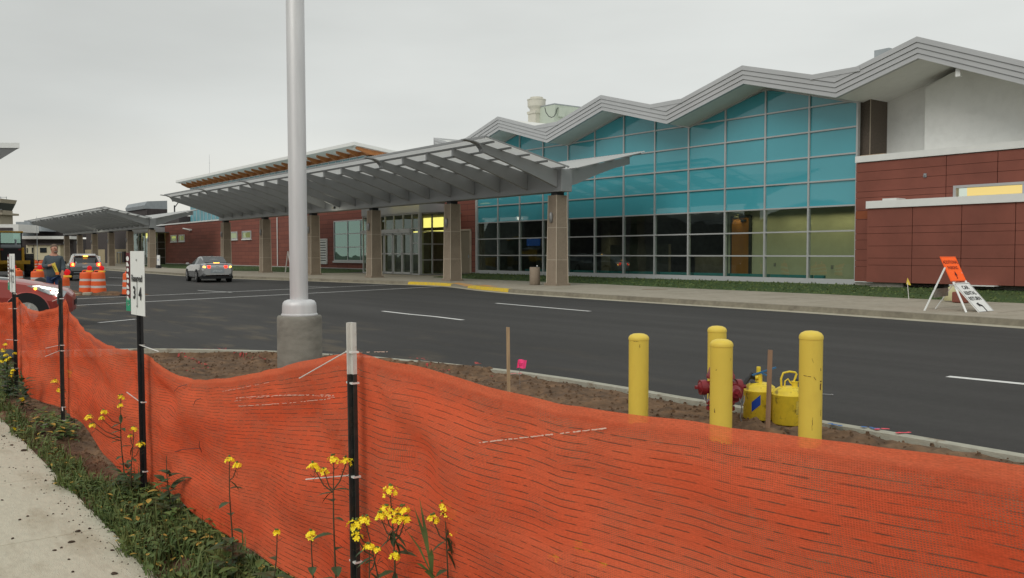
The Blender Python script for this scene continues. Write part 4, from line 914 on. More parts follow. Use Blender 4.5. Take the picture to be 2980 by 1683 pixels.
# safety cans
def can(name,label,px,Y,rot,style):
    p_=yd(px,1225,Y); c=thing(name,label,'fuel can',(p_.x,p_.y,.045),rot,'yellow safety cans by the hydrant')
    r=.145; mb=MB(); mb.lathe([(r-.008,0),(r,.01),(r,.25),(r+.004,.255),(r+.004,.262),(r-.002,.268),(r-.012,.295),(r-.05,.32),(.05,.332),(.0001,.334)],32); build('can_body',mb,M['canyel'],c,smooth=True,sharp=40)
    if style==0:
        mb=MB(); mb.tube([(-.01,0,.32),(-.01,0,.4)],.032,14); mb.tube([(-.01,0,.4),(-.01,0,.415)],[.034,.015],14); build('filler_neck',mb,M['canyel'],c,smooth=True)
        mb=MB(); mb.box((-.03,-.014,.4),(.005,.014,.475)); mb.tube([(-.045,-.02,.38),(-.02,-.035,.38)],.02,10); build('carry_handle',mb,M['canyel'],c,bevel=.006)
        mb=MB(); mb.tube([(-.02,.02,.36),(-.08,.02,.38),(-.12,0,.35),(-.15,-.02,.31)],[.016,.02,.022,.016],8); mb.tube([(-.1,0,.37),(-.07,0,.42)],.012,6); mb.tube([(-.09,-.01,.33),(-.02,-.03,.325)],.012,6); build('spout',mb,M['dark'],c,smooth=True)
        mb=MB(); mb.bar((-.08,-.03,.40),(.14,-.02,.47),.02,.012); mb.bar((0,-.03,.425),(.05,-.05,.40),.02,.01); build('blue_rag_strip',mb,M['bluecl'],c)
        mb=MB(); 
        a0=-2.33
        for i in range(6):
            a=a0+i*.09; b_=a+.09; z0,z1=.085,.205; sh=.0
            mb.quad((math.cos(a)*(r+.002),math.sin(a)*(r+.002),z0+.012*(i)-.01),(math.cos(b_)*(r+.002),math.sin(b_)*(r+.002),z0+.012*(i+1)-.01),(math.cos(b_)*(r+.002),math.sin(b_)*(r+.002),z1+.012*(i+1)-.04),(math.cos(a)*(r+.002),math.sin(a)*(r+.002),z1+.012*i-.04))
        build('blue_tape_patch',mb,M['blue'],c)
    else:
        mb=MB(); mb.tube([(-.07,0,.31),(-.075,0,.40),(-.055,0,.45),(0,0,.462),(.05,0,.455),(.062,0,.44),(.05,0,.40),(.035,0,.36)],.0095,10); build('carry_handle',mb,M['canyel'],c,smooth=True)
        mb=MB(); mb.tube([(-.05,-.02,.32),(-.045,-.02,.38),(-.02,-.02,.40),(0,-.02,.37),(.02,-.02,.35),(.05,-.02,.36)],.007,8); build('trigger',mb,M['canyel'],c,smooth=True)
        mb=MB(); mb.tube([(.045,-.01,.31),(.045,-.01,.37)],.026,14); mb.tube([(.045,-.01,.37),(.045,-.01,.378)],.032,14); build('filler_neck',mb,M['canyel'],c,smooth=True)
        mb=MB(); mb.tube([(.05,0,.385),(.1,0,.37),(.15,0,.33)],[.02,.018,.016],8); build('spout',mb,M['dark'],c,smooth=True)
        mb=MB(); mb.tube([(.1,.05,.27),(.42,.12,.235)],.006,6); mb.tube([(.415,.12,.236),(.43,.122,.233)],.011,6); build('metal_rod',mb,M['steel'],c)
        mb=MB()
        for i in range(7):
            a=-1.45+i*.1; b_=a+.1; mb.quad(*[(math.cos(q)*(r+.0015),math.sin(q)*(r+.0015),z) for q,z in ((a,.1),(b_,.1),(b_,.22),(a,.22))])
        build('worn_label',mb,mat('worn_black_label',(.6,.46,.07),.6,var=.2,scale=60,col2=(.06,.05,.02),c2amt=.9,c2scale=45),c)
    return c
can('safety_can','dirty yellow safety can with a blue tape patch and blue rag',2210,8.15,0,0)
can('safety_can','dirty yellow safety can with a looped handle beside the right bollard',2296,7.9,0,1)
# stakes and flags
def stake(px,py,Y,top,label,m,lean=0):
    p_=yd(px,py,Y); q=yd(px+lean,top,Y); o=MB(); h=q.z; 
    o.add([(-.018,-.008,-.2),(.018,-.008,-.2),(.018,.008,-.2),(-.018,.008,-.2),(-.018+q.x-p_.x,-.008,h),(.018+q.x-p_.x,-.008,h-.004),(.018+q.x-p_.x,.008,h-.004),(-.018+q.x-p_.x,.008,h)],[(0,3,2,1),(4,5,6,7),(0,1,5,4),(1,2,6,5),(2,3,7,6),(3,0,4,7)])
    b=build('survey_stake',o,m,loc=(p_.x,p_.y,0),rot=(0,0,R(10))); tag(b,label,'stake')
stake(1481,1150,9.6,952,'thin pale wooden stake beside the pink flag',M['wood'],-3)
stake(2232,1257,7.45,1018,'brown wooden stake in front of the two yellow fuel cans',M['woodg'],10)
p_=yd(1514,1100,10.1); f=thing('marker_flag','bright pink marker flag on a wire near the kerb','flag',(p_.x,p_.y,0))
mb=MB(); mb.tube([(0,0,-.1),(-.01,0,.34)],.0025,5); build('wire',mb,M['steel'],f)
q=yd(1506,1072,10.1); mb=MB(); z=q.z; vs=[];n=7
for i in range(n):
    x=-.04+.10*i/(n-1); y=.012*math.sin(i*1.3); vs+=[(x+(-.0),y,z+.005*math.sin(i)),(x+.015,y+.005,z+.095+.006*math.sin(i*.8))]
mb.add(vs,[(2*i,2*i+2,2*i+3,2*i+1) for i in range(n-1)]); build('flag_sheet',mb,M['pink'],f)
mb=MB(); mb.bar((-.02,-.012,z+.05),(.03,-.016,z+.055),.003,.003); mb.bar((-.015,-.012,z+.035),(.025,-.016,z+.04),.003,.003); build('scrawl',mb,M['black'],f)
s_,t_=gz(2645,862,.3); v=W(s_,t_,.3); f=thing('marker_flag','small yellow marker flag on a wire in the grass by the red wall','flag',tuple(v))
mb=MB(); mb.tube([(0,0,-.1),(-.05,0,.4)],.01,5); build('wire',mb,M['zip'],f); mb=MB(); mb.add([(-.05,0,.34),(.06,0,.32),(-.05,0,.55),(-.08,.01,.36)],[(0,1,2),(0,2,3)]); build('flag_sheet',mb,M['yellow'],f)
# ---------------------------------------------------------------- netting
TF=23.43
D=1.15683
TOPP=[(0,762),(30,760),(37,747),(46,752),(60,766),(75,778),(100,784),(130,777),(150,768),(158,762),(163,752),(172,775),(182,793),(200,815),(220,836),(240,852),(270,868),(300,878),(330,882),(352,882),(360,886),(375,896),(400,917),(425,934),(450,946),(480,953),(520,956),(560,953),(600,946),(660,935),(720,920),(780,905),(840,894),(878,888),(888,862),(898,884),(915,893),(960,903),(1020,916),(1080,929),(1140,947),(1200,965),(1260,981),(1330,998),(1400,1014),(1460,1022),(1520,1034),(1600,1044),(1680,1055),(1760,1062),(1840,1075),(1920,1086),(2040,1103),(2120,1112),(2200,1122),(2300,1134),(2400,1147),(2500,1158),(2600,1172),(2800,1192)]
BOTP=[(0,880),(30,878),(40,890),(50,924),(50,979),(71,1002),(110,1013),(150,1024),(163,1031),(190,1052),(223,1085),(245,1120),(262,1146),(292,1175),(330,1200),(366,1215),(420,1245),(465,1269),(539,1329),(590,1360),(643,1388),(693,1425),(760,1465)]
posts_s=[gt(52,1150,TF+.045)[0],gt(187,1225,TF+.045)[0],gt(424,1430,TF+.045)[0],gt(1043,1900,TF+.045)[0],-29.95]
def foldoff(s,v):
    # distance to nearest post, cloth pulled tight there and bellying between
    d=min(abs(s-p) for p in posts_s); bell=.07*math.sin(min(1,d/1.5)*PI/2)*(math.sin(PI*v)*.8+.15)
    q=noise.noise(Vector((s*1.1,v*2.5,3)))*.04+noise.noise(Vector((s*1.8+v*1.5,v*3-s*.8,7)))*.022
    a=0
    for i,p in enumerate(posts_s):
        for vz,sg,amp in ((.95,1,.022),(.5,-1,.018),(.1,1,.02)):
            x=s-p; 
            for side in (-1,1):
                if x*side>0:
                    r_=math.hypot(x,(v-vz)*1.2); th=math.atan2((v-vz)*1.2,x*side)
                    a+=amp*math.sin(th*7+i+vz*9+side)*math.exp(-((r_-.55)/.45)**2)
    hem=.012*math.sin(s*9+noise.noise(Vector((s*2,0,0)))*4)*(max(0,v-.85)/.15)
    return -(bell*.6)+q*min(1,d*2+.15)+a*min(1,d*4)+hem+noise.noise(Vector((s*12,v*8,2)))*.0025
def hit(x,y,v):
    q=gt(x*D,y*D,TF)
    for _ in range(4): q=gt(x*D,y*D,TF+foldoff(q[0],v))
    return q
tp=sorted(hit(x,y,1.) for x,y in TOPP); bt=sorted(hit(x,y,0.) for x,y in BOTP)
sL=tp[-1][0]+1.6; sR=-31.2
tp=[(sR,1.16),(-30.3,1.2),(-29.9,1.23)]+[q for q in tp if q[0]>-29.7]+[(sL,tp[-1][1]-.1)]
smin=min(q[0] for q in bt); bt=[(sR,.1),(smin-.6,.06)]+bt+[(sL,bt[-1][1])]
ns=1100; nz=64; mb=MB(); mb.uv=[]
for i in range(ns+1):
    s=sR+(sL-sR)*i/ns; zt=lerp(tp,s)*.6+smooth(tp,s,.03)*.4; zb=smooth(bt,s,.08)
    zt+=.006*noise.noise(Vector((s*5,1,1)))
    for j_ in range(nz+1):
        v=j_/nz; z=zb+(zt-zb)*v
        mb.v.append((s,TF+foldoff(s,v),z)); mb.uv.append((s,v*1.18))
for i in range(ns):
    for j_ in range(nz):
        a=i*(nz+1)+j_; mb.f.append((a,a+1,a+nz+2,a+nz+1)); mb.m.append(0)
# pale streaks and repair scrap, twisted wire ties
net=gtop('safety_netting',mb,M['net'],smooth=True,sharp=180); tag(net,'long sagging orange plastic safety netting tied along the posts','safety fence')
def onnet(x,y,lift=.006):
    q=gt(x*D,y*D,TF+lift)
    for _ in range(3):
        zt,zb=lerp(tp,q[0]),lerp(bt,q[0]); v=max(0,min(1,(q[1]-zb)/(zt-zb))); off=foldoff(q[0],v)+lift; q=gt(x*D,y*D,TF+off)
    return (q[0],TF+off,q[1])
M['thread']=mat('pale_frayed_thread',(.8,.55,.45),.8)
random.seed(21); mb=MB()
def streak(a,b,w,gaps=.3,n=70,bow=0):
    pts=[onnet(a[0]+(b[0]-a[0])*i/n,a[1]+(b[1]-a[1])*i/n+bow*math.sin(PI*i/n)+random.uniform(-.6,.6)) for i in range(n+1)]
    for p,q in zip(pts,pts[1:]):
        if random.random()>gaps: mb.bar(p,q,w*random.uniform(.5,1.2),.001,up=(0,1,0))
streak((1205,1114),(1530,1077),.0035,.25)
streak((590,1002),(840,995),.003,.3,60,-4); streak((600,1022),(835,1003),.0025,.35,60,2); streak((590,1010),(842,1000),.0018,.5,60,-10); streak((900,887),(975,885),.002,.4,20)
streak((560,985),(690,960),.0015,.5,40)
build('pale_thread',mb,M['thread'],net)
mb=MB()
for a,b in (((470,968),(438,985)),((505,1003),(487,1020)),((505,1128),(430,1140)),((503,1110),(507,1138))):
    p,q=Vector(onnet(*a,.012)),Vector(onnet(*b,.012)); mb.tube([p,p.lerp(q,.5)+Vector((0,.01,.01)),q],.0018,4)
build('wire_twist',mb,M['dark'],net)
# ---------------------------------------------------------------- posts with zip ties
def zipt(mb,w,z,tail=None):
    mb.box((-w,-w*.8,z-.004),(w,w*.8,z+.004))
    if tail: mb.bar((tail[3]*w,w*.6,z),(tail[0],tail[1],z+tail[2]),.008,.003)
def post(i,label,zt,w,whitetop=0,ties=(),cat='fence post',mat_=None,lean=0,name='fence_post'):
    s=posts_s[i]; v=W(s,TF+.045,-.05); o=thing(name,label,cat,tuple(v),ROT)
    mb=MB(); a=w/2
    def tp_(z0,z1): # T-shaped section
        mb.box((-a,-.004,z0),(a,.004,z1)); mb.box((-.004,.004,z0),(.004,a*1.2,z1)); mb.box((-a,.004,z0),(-a+.005,.012,z1)); mb.box((a-.005,.004,z0),(a,.012,z1))
    tp_(-.1,zt-whitetop); 
    for k in range(int((zt-whitetop)/.055)): mb.box((-a*.35,.004,.05+k*.055),(a*.35,.016,.07+k*.055))
    build('steel_post',mb,mat_ or M['dkgreen'],o,rot=(0,lean,0))
    if whitetop: mb=MB(); tp_(zt-whitetop,zt); mb.box((-a*.98,.004,zt-whitetop),(a*.98,.013,zt)); build('white_post_top',mb,M['ptop'],o,rot=(0,lean,0))
    for z,tail in ties:
        m_=MB(); x=math.tan(lean)*z; m_.box((-a-.003+x,-.012,z-.0035),(a+.003+x,.02,z+.0035))
        if tail: m_.bar((tail[3]*a+x,.018,z),(tail[0],tail[1],z+tail[2]),.0075,.003)
        build('zip_tie',m_,M['zip'],o)
    return o
# in the building grid +x runs away to the left, +y towards the path
o3=post(2,'black post carrying the reserved sign for bays three and four',gt(424,733,TF+.045)[1]+.05,.052,0,[(1.0,None),(.62,(.12,.08,.06,1)),(.16,None),(1.0,(-.28,-.02,-.02,-1))],'sign post',M['black'],name='sign_post',lean=R(1.7))
o1=post(0,'black sign post with a reserved sign at the far left end of the netting',gt(40,745,TF+.045)[1]+.05,.055,0,[(.98,(.4,.02,-.02,1)),(.62,(.4,.05,-.02,1)),(.3,(.4,.04,-.03,1)),(1.15,(.15,.02,.01,1))],'sign post',M['black'],name='sign_post',lean=R(1.4))
o2=post(1,'thin brown steel post near the red car, tangled zip ties at its top',gt(183,815,TF+.045)[1]+.05,.045,0,[(.78,(.22,.1,-.04,1)),(.73,(.26,.1,-.07,1)),(.22,(-.1,.03,-.02,-1)),(.1,(.5,.14,-.12,1)),(1.2,(.16,.05,-.03,1))],lean=R(.1))
mb=MB(); mb.box((-.03,.01,1.22),(.03,.03,1.25)); mb.box((.02,.01,1.15),(.07,.028,1.24)); mb.tube([(0,.02,1.0),(.03,.03,.9),(.01,.03,.8),(.05,.03,.72)],.004,5); build('tangled_tape',mb,M['dark'],o2)
ZP=gt(1015,937,TF+.045)[1]+.05
o4=post(3,'black steel post with a chipped white top and long white tie',ZP,.044,.2,[(ZP-.115,(.40,.06,-.14,1)),(ZP-.235,None),(ZP-.6,(.21,.12,-.035,1)),(.4,None)],lean=R(1.25))
post(4,'black steel post just outside the photo, holding up the netting',1.5,.044,.2,[(1.2,None)],lean=R(-.5))
def sign_plate(o,left,right,z0,z1,two):
    # plate parallel to the fence, face to the path; x axis of text runs towards -x of the grid
    mb=MB(); mb.box((-.14,.026,z0),(.155,.030,z1)); pl=build('sign_plate',mb,M['white'],o,rot=(0,0,R(2)))
    t=MB(); O=(.007,.0305,0); ex=(-1,0,0); ey=(0,0,1)
    h=z1-z0
    put_text(t,'Reserved',.062,(.007,.0305,z1-.43*h-.0),ex,ey,bold=.002)
    put_text(t,left,.115,(.065,.0305,z1-.66*h),ex,ey,bold=.003); put_text(t,right,.115,(-.06,.0305,z1-.67*h),ex,ey,bold=.003)
    put_poly(t,[(-.004,-.09),(.004,-.09),(.004,.08),(-.004,.08)],(.004,.0305,z1-.66*h),ex,ey)
    build('lettering',t,M['black'],pl)
    t=MB()
    for z in (z1-.14*h,z0+.14*h): put_poly(t,[(-.008,-.003),(.004,-.008),(.01,.003),(-.002,.008)],(.01,.0305,z),ex,ey); 
    build('bolt',t,M['dark'],pl)
    if two=='lit':
        t=MB(); put_poly(t,[(-.1,-.012),(-.02,-.012),(-.02,.012),(-.1,.012)],(.0,.0305,z1-.51*h),ex,ey,0,.003); 
    mb=MB(); mb.box((0,-.002,z0+.02),(.08,.002,z1-.01),0); p2=build('side_sign_plate',mb,M['maroon'],o,loc=(.158,.03,0),rot=(0,0,R(7)))
    t=MB(); g_=MB()
    for k in range(9):
        z=z1-.05-k*.038; hh=.014 if k%3 else .017
        put_poly(t,[(hh*1.5*math.cos(a*.7854),hh*math.sin(a*.7854)) for a in range(8)] if k%2==0 else [(-.022,-.013),(.022,-.013),(.022,-.006),(.0,.013),(-.022,.013)],(.042,.0025,z),ex,ey)
    put_poly(g_,[(-.038,0),(.038,0),(.038,.085),(-.038,.085)],(.04,.0025,z0+.02),ex,ey)
    build('white_letters',t,M['white'],p2); build('green_patch',g_,M['green'],p2)
za=gt(424,731,TF+.07)[1]+.05; zb_=gt(424,922,TF+.07)[1]+.05; sign_plate(o3,'3','4',zb_,za,'lit')
za=gt(40,739,TF+.07)[1]+.05; zb_=gt(40,851,TF+.07)[1]+.05; sign_plate(o1,'1','2',zb_,za,None)
# ---------------------------------------------------------------- verge plants
def leafpoly(mb,o,d,n,L,Wd,fold=.25,mi=0,droop=.2):
    d=Vector(d).normalized(); n=Vector(n); x=d.cross(n)
    if x.length<1e-3: x=Vector((1,0,0))
    x.normalize(); n=x.cross(d).normalized(); o=Vector(o)
    pr=[(0,.0),(.2,.65),(.45,1),(.75,.7),(1,.0)]
    c=[o+d*L*t-n*droop*L*t*t for t,_ in pr]
    vs=[c[0]]; 
    for (t,w),cc in list(zip(pr,c))[1:-1]: vs+=[cc-x*Wd*w/2+n*fold*Wd*w*.4,cc,cc+x*Wd*w/2+n*fold*Wd*w*.4]
    vs.append(c[-1])
    mb.add(vs,[(0,2,1),(0,3,2),(1,2,5,4),(2,3,6,5),(4,5,8,7),(5,6,9,8),(7,8,10),(8,9,10)],mi)
def blossom(mb,c,r,n):
    for _ in range(n):
        a=random.uniform(0,6.28); e=random.uniform(-.35,1.3); rr=r*random.uniform(.55,1)
        o=Vector(c)+Vector((math.cos(a)*math.cos(e),math.sin(a)*math.cos(e),math.sin(e)*.8))*rr
        up=(o-Vector(c)).normalized()+Vector((0,0,.4)); up.normalize(); x=up.cross(Vector((0,0,1)))
        if x.length<.05: x=Vector((1,0,0))
        x.normalize(); y=up.cross(x); s_=random.uniform(.006,.0095)
        for k in range(4):
            b=k*PI/2+a; d=x*math.cos(b)+y*math.sin(b); p=up.cross(d)
            mb.add([o,o+d*s_*.6+p*s_*.42+up*s_*.1,o+d*s_*1.05+p*s_*.25+up*s_*.25,o+d*s_*1.05-p*s_*.25+up*s_*.25,o+d*s_*.6-p*s_*.42+up*s_*.1],[(0,1,2,3,4)])
def mustard(label,base,Y,heads,leaves,cat='flowering weed',group='yellow flowering weeds along the netting',blades=0,big=0,rosette=6,zg=-.06):
    rosette=int(rosette*1.8)
    b=yd(*base,Y); o=thing('flowering_weed',label,cat,(b.x,b.y,zg),0,group)
    O=Vector((b.x,b.y,zg)); H=[(yd(x,y,Y+dy)-O,r) for (x,y,r,dy) in heads]
    main=max(H,key=lambda q:q[0].z)[0] if H else Vector((0,0,.4))
    if leaves and not H: main=yd(leaves[0][0],leaves[0][1],Y)-O
    stem=MB(); lf=MB()
    def mp_(f): 
        w=.012*math.sin(f*5+b.x*9); return Vector((main.x*f+w*(1-f),main.y*f+w*.5,main.z*f))
    stem.tube([mp_(f/7) for f in range(8)],[.0052-.0033*f/7 for f in range(8)],6)
    for hpt,r in H:
        fl=MB(); bd=MB()
        if (hpt-main).length>1e-4:
            f=max(.12,min(.86,(hpt.z-.6*abs(hpt.x-main.x*hpt.z/main.z)-.05)/main.z)); a=mp_(f)
            mid=a.lerp(hpt,.5)+Vector((0,0,-.02)); stem.tube([a,mid,hpt],[.0032,.0026,.0018],5)
            leafpoly(lf,a,(hpt-a)+Vector((0,0,-.1)),(0,0,1),.07,.025)
        blossom(fl,hpt,r*.85,int(9+r*400)); 
        for k in range(4): bd.ball(hpt+Vector((random.uniform(-1,1)*r*.3,random.uniform(-1,1)*r*.3,r*.75)),.004,4)
        fo=build('flower_head',fl,M['petal'],o); build('bud',bd,M['leaf'],fo)
        for k in range(int(3+r*120)):      # pods below the head
            a_=random.uniform(0,6.28); q=hpt-Vector((0,0,random.uniform(.01,.06))); stem.tube([q,q+Vector((math.cos(a_)*.022,math.sin(a_)*.022,.014))],.0009,3,cap=False)
    n_=len(leaves) if leaves else 0
    nn=max(4,int(main.z*13))
    for k in range(nn):
        f=.08+.8*k/nn; a_=k*2.4+b.x; L_=(.085-.06*f)*random.uniform(.7,1.3)*(1+big)
        leafpoly(lf,mp_(f),(math.cos(a_),math.sin(a_),.25),(0,0,1),L_,L_*.5,droop=.4)
    for k in range(rosette):
        a_=k*2.4+random.random(); L_=random.uniform(.05,.095)*(1+big*.6); leafpoly(lf,(random.uniform(-.03,.03),random.uniform(-.03,.03),.02+.012*k),(math.cos(a_),math.sin(a_),random.uniform(.4,1.1)),(0,0,1),L_,L_*.5,droop=.5)
    build('stem',stem,M['stem'],o); build('leaf_cluster',lf,M['leafd'],o)
    if blades: 
        g_=MB()
        for (x0,y0,x1,y1,w_) in blades:
            p=yd(x0,y0,Y)-O; q=yd(x1,y1,Y-.03)-O; m_=p.lerp(q,.5)+Vector((0,0,.02)); sd=Vector((w_,0,0))
            g_.add([p-sd*.4,p+sd*.4,m_-sd,m_+sd,q],[(0,1,3,2),(2,3,4)])
        build('grass_blade',g_,M['grassb'],o)
    return o
c6=lambda x,y:(x*.5725,850+y*.5725)
c7=lambda x,y:(800+x*.538,900+y*.538)
def HD(c,lst): return [(*c(x,y),r,dy) for x,y,r,dy in lst]
mustard('leggy yellow flowered weed right beside the thin brown post',c6(372,640),8.25,HD(c6,[(348,412,.045,0),(280,457,.04,-.1),(302,505,.045,-.05),(350,430,.03,0)]),None,rosette=10,big=.6)
mustard('tall branching yellow weed left of the reserved three and four sign post',c6(628,930),6.0,HD(c6,[(613,540,.032,0),(613,580,.025,0),(452,642,.034,-.1),(530,614,.03,-.1),(467,682,.026,-.15),(516,642,.02,-.1)]),None,big=.5,rosette=8)
mustard('short yellow weed whose flower crosses the black sign post',c6(668,950),5.85,HD(c6,[(678,702,.032,0),(714,783,.038,-.1),(662,735,.015,0)]),None,big=.4)
mustard('bushy green weed without flowers right of the black sign post',c6(858,1060),5.3,[],[c6(848,832)],rosette=14,big=.5)
mustard('single stemmed yellow weed standing alone before the middle of the netting',c6(1172,1290),4.35,HD(c6,[(1168,855,.028,0),(1206,884,.026,0)]),None,big=.45,rosette=9)
mustard('small weed with one tiny yellow flower near the path corner',c6(1380,1450),3.75,HD(c6,[(1407,1225,.02,0)]),None,big=.5,rosette=10)
mustard('three headed yellow weed left of the white topped post',c7(316,1400),3.45,HD(c7,[(210,857,.03,0),(320,820,.031,0),(268,880,.018,0),(387,828,.03,0)]),None,big=.5,rosette=10)
mustard('short yellow weed left of the three headed one, bottom of the photo',c7(208,1440),3.5,HD(c7,[(198,1225,.03,0)]),None,big=.4)
mustard('yellow weed with blossoms in front of the white topped black post',c7(706,1470),3.2,HD(c7,[(432,1172,.034,-.05),(487,1148,.03,-.05),(440,1230,.026,-.05)]),None,big=.2)
mustard('densest yellow weed cluster just right of the white topped post',c7(700,1500),3.1,HD(c7,[(622,992,.036,0),(600,1095,.034,0),(570,1125,.024,0),(635,1115,.026,0),(692,1100,.034,0),(672,1140,.03,0),(705,1140,.022,0),(650,1336,.022,0)]),None,big=.7,rosette=9)
mustard('low budding yellow weed at the foot of the white topped post',c7(518,1470),3.1,HD(c7,[(510,1298,.028,0),(553,1304,.014,0)]),None,big=.5,rosette=8)
mustard('tall yellow weed with long grass blades, rightmost before the netting',c7(946,1480),3.05,HD(c7,[(920,1075,.036,0),(945,1115,.034,0),(958,1100,.022,0),(855,1138,.026,0),(968,1210,.012,0)]),None,big=.3,
   blades=[(*c7(850,1460),*c7(780,1010),.006),(*c7(850,1400),*c7(750,1065),.006),(*c7(850,1440),*c7(845,1290),.008),(*c7(870,1450),*c7(690,1365),.008),(*c7(880,1480),*c7(760,1415),.009),(*c7(860,1460),*c7(700,1180),.004)])
# left cluster
mustard('crowded yellow weeds at the far left edge by the first sign post',c6(40,560),10.0,HD(c6,[(28,268,.03,0),(15,300,.04,0),(30,324,.035,0),(36,346,.035,0),(75,315,.03,0),(6,356,.035,0),(50,335,.02,0)]),None,big=1.0,rosette=16)
mustard('yellow flowered weed at the foot of the first sign post',c6(62,540),9.9,HD(c6,[(67,400,.03,0),(55,428,.03,0),(60,412,.02,0)]),None,big=.8,rosette=12)
mustard('low yellow weed just past the first sign post',c6(120,600),9.2,HD(c6,[(108,553,.04,0),(115,545,.03,0)]),None,big=.8,rosette=14)
mustard('tiny yellow flower lying at the path edge',c6(72,712),8.0,HD(c6,[(72,697,.025,0)]),None,rosette=3)
c8=lambda x,y:(1600+x*.5382,900+y*.5382)
mustard('yellow weed showing faintly through the netting, left one of three',c8(20,1500),2.75,HD(c8,[(150,1275,.02,.2),(190,1320,.024,.2),(15,1350,.022,.2),(282,1385,.022,.2)]),None,group='yellow weeds behind the netting',rosette=0)
# grass and ground weeds
random.seed(11); gb=MB()
def dens(s,t):
    d=.85
    if -23.3<s<-18.7 : d=.0 if t<23.66 else .75
    if -24.2<s<=-23.3: d=.6
    return d
for i in range(46000):
    s=random.uniform(-27.6,-13); 
    if random.random()<.45: s=random.uniform(-27.2,-22.5)
    t=random.uniform(23.3,24.02) if s>-30 else 23.5
    if s>-17.6: t=random.uniform(23.2,24.3)
    edge=23.86+.10*noise.noise(Vector((s*2.3,5,0)))+.03*noise.noise(Vector((s*11,5,0)))
    if t>edge: continue
    q=noise.noise(Vector((s*2.5,t*4,0)))
    if random.random()>dens(s,t)*(1.0+q*2.0): continue
    z=-.07; a=random.uniform(0,6.28); lean=random.uniform(.1,.9); tall=1 if s<-17 else 1.6
    if random.random()<.62:
        h=random.uniform(.03,.12)*tall*(1.8 if random.random()<.04 else 1); w=random.uniform(.0018,.004)*1.5; dx,dy=math.cos(a),math.sin(a)
        p0=Vector((s,t,z)); tip=p0+Vector((dx*h*lean,dy*h*lean,h)); m_=p0.lerp(tip,.5)+Vector((0,0,h*.18)); sd=Vector((-dy,dx,0))*w
        gb.add([p0-sd,p0+sd,m_+sd*.8,m_-sd*.8,tip],[(0,1,2,3),(3,2,4)],0)
    else:
        L_=random.uniform(.02,.055)*(1.2 if s>-17.6 else 1); zz=z+random.uniform(.005,.08)*tall
        leafpoly(gb,(s,t,zz),(math.cos(a),math.sin(a),random.uniform(-.1,.8)),(0,0,1),L_,L_*random.uniform(.45,.7),mi=1 if random.random()<.93 else 2,droop=.3)
for i in range(420):      # broad leaves close to the netting
    s=random.uniform(-27.4,-24.0) if i<170 else random.uniform(-21.6,-20.4); t=random.uniform(23.42,23.62); a=random.uniform(0,6.28); L_=random.uniform(.04,.085)
    leafpoly(gb,(s,t,-.06+random.uniform(0,.12)),(math.cos(a),math.sin(a),random.uniform(.1,.9)),(0,0,1),L_,L_*.6,mi=1 if i%9 else 2,droop=.5)
g_=gtop('verge_grass',gb,[M['grassb'],M['leaf'],M['leafy']]); tag(g_,kind='stuff')
# dry stalks and crumbs on the path edge
random.seed(5); mb=MB()
for i in range(900):
    s=random.uniform(-27,-14); e=abs(random.gauss(0,.10)); t=23.84+e
    if -23.4<s<-18.5: t=23.84+abs(random.gauss(0,.22))
    r=random.choice((.0015,.002,.003,.006))
    mb.add([(s-r,t,-.049),(s,t-r,-.049),(s+r*1.3,t,-.049),(s,t+r,-.049),(s,t,-.049+r)],[(0,1,4),(1,2,4),(2,3,4),(3,0,4)])
tag(gtop('path_crumbs',mb,M['clod']),kind='stuff')
cl=None
for (x,y,r) in ((120,808,.05),(232,960,.028),(397,1218,.032),(362,1275,.04),(10,1060,.02),(100,1160,.022),(140,1142,.02),(64,1255,.022),(278,1316,.024),(312,1302,.02),(570,1316,.024),(545,1278,.012),(270,1130,.015),(580,1435,.035),(350,1362,.018),(455,1205,.022),(60,780,.03),(85,735,.035),(20,735,.03),(370,1425,.02),(350,1170,.012),(595,1345,.012)):
    w_=gw(*c6(x,y),-.05)
    if cl is None:
        mb=MB(); mb.ball((0,0,0),1,7)
        for i,v in enumerate(mb.v): k=1+.35*noise.noise(Vector(v)*1.7); mb.v[i]=(v[0]*k,v[1]*k*.75,max(-.1,v[2]*k*.45))
        cl=build('soil_clod',mb,M['clod'],smooth=True); o=cl
    else: o=cl.copy(); COL.objects.link(o)
    o.location=(w_.x,w_.y,-.047); r*=.5; o.scale=(r,r*random.uniform(.6,1),r); o.rotation_euler=(0,0,random.uniform(0,6)); tag(o,'small dark clod of soil lying on the pale concrete path','soil clod','soil clods on the concrete path')
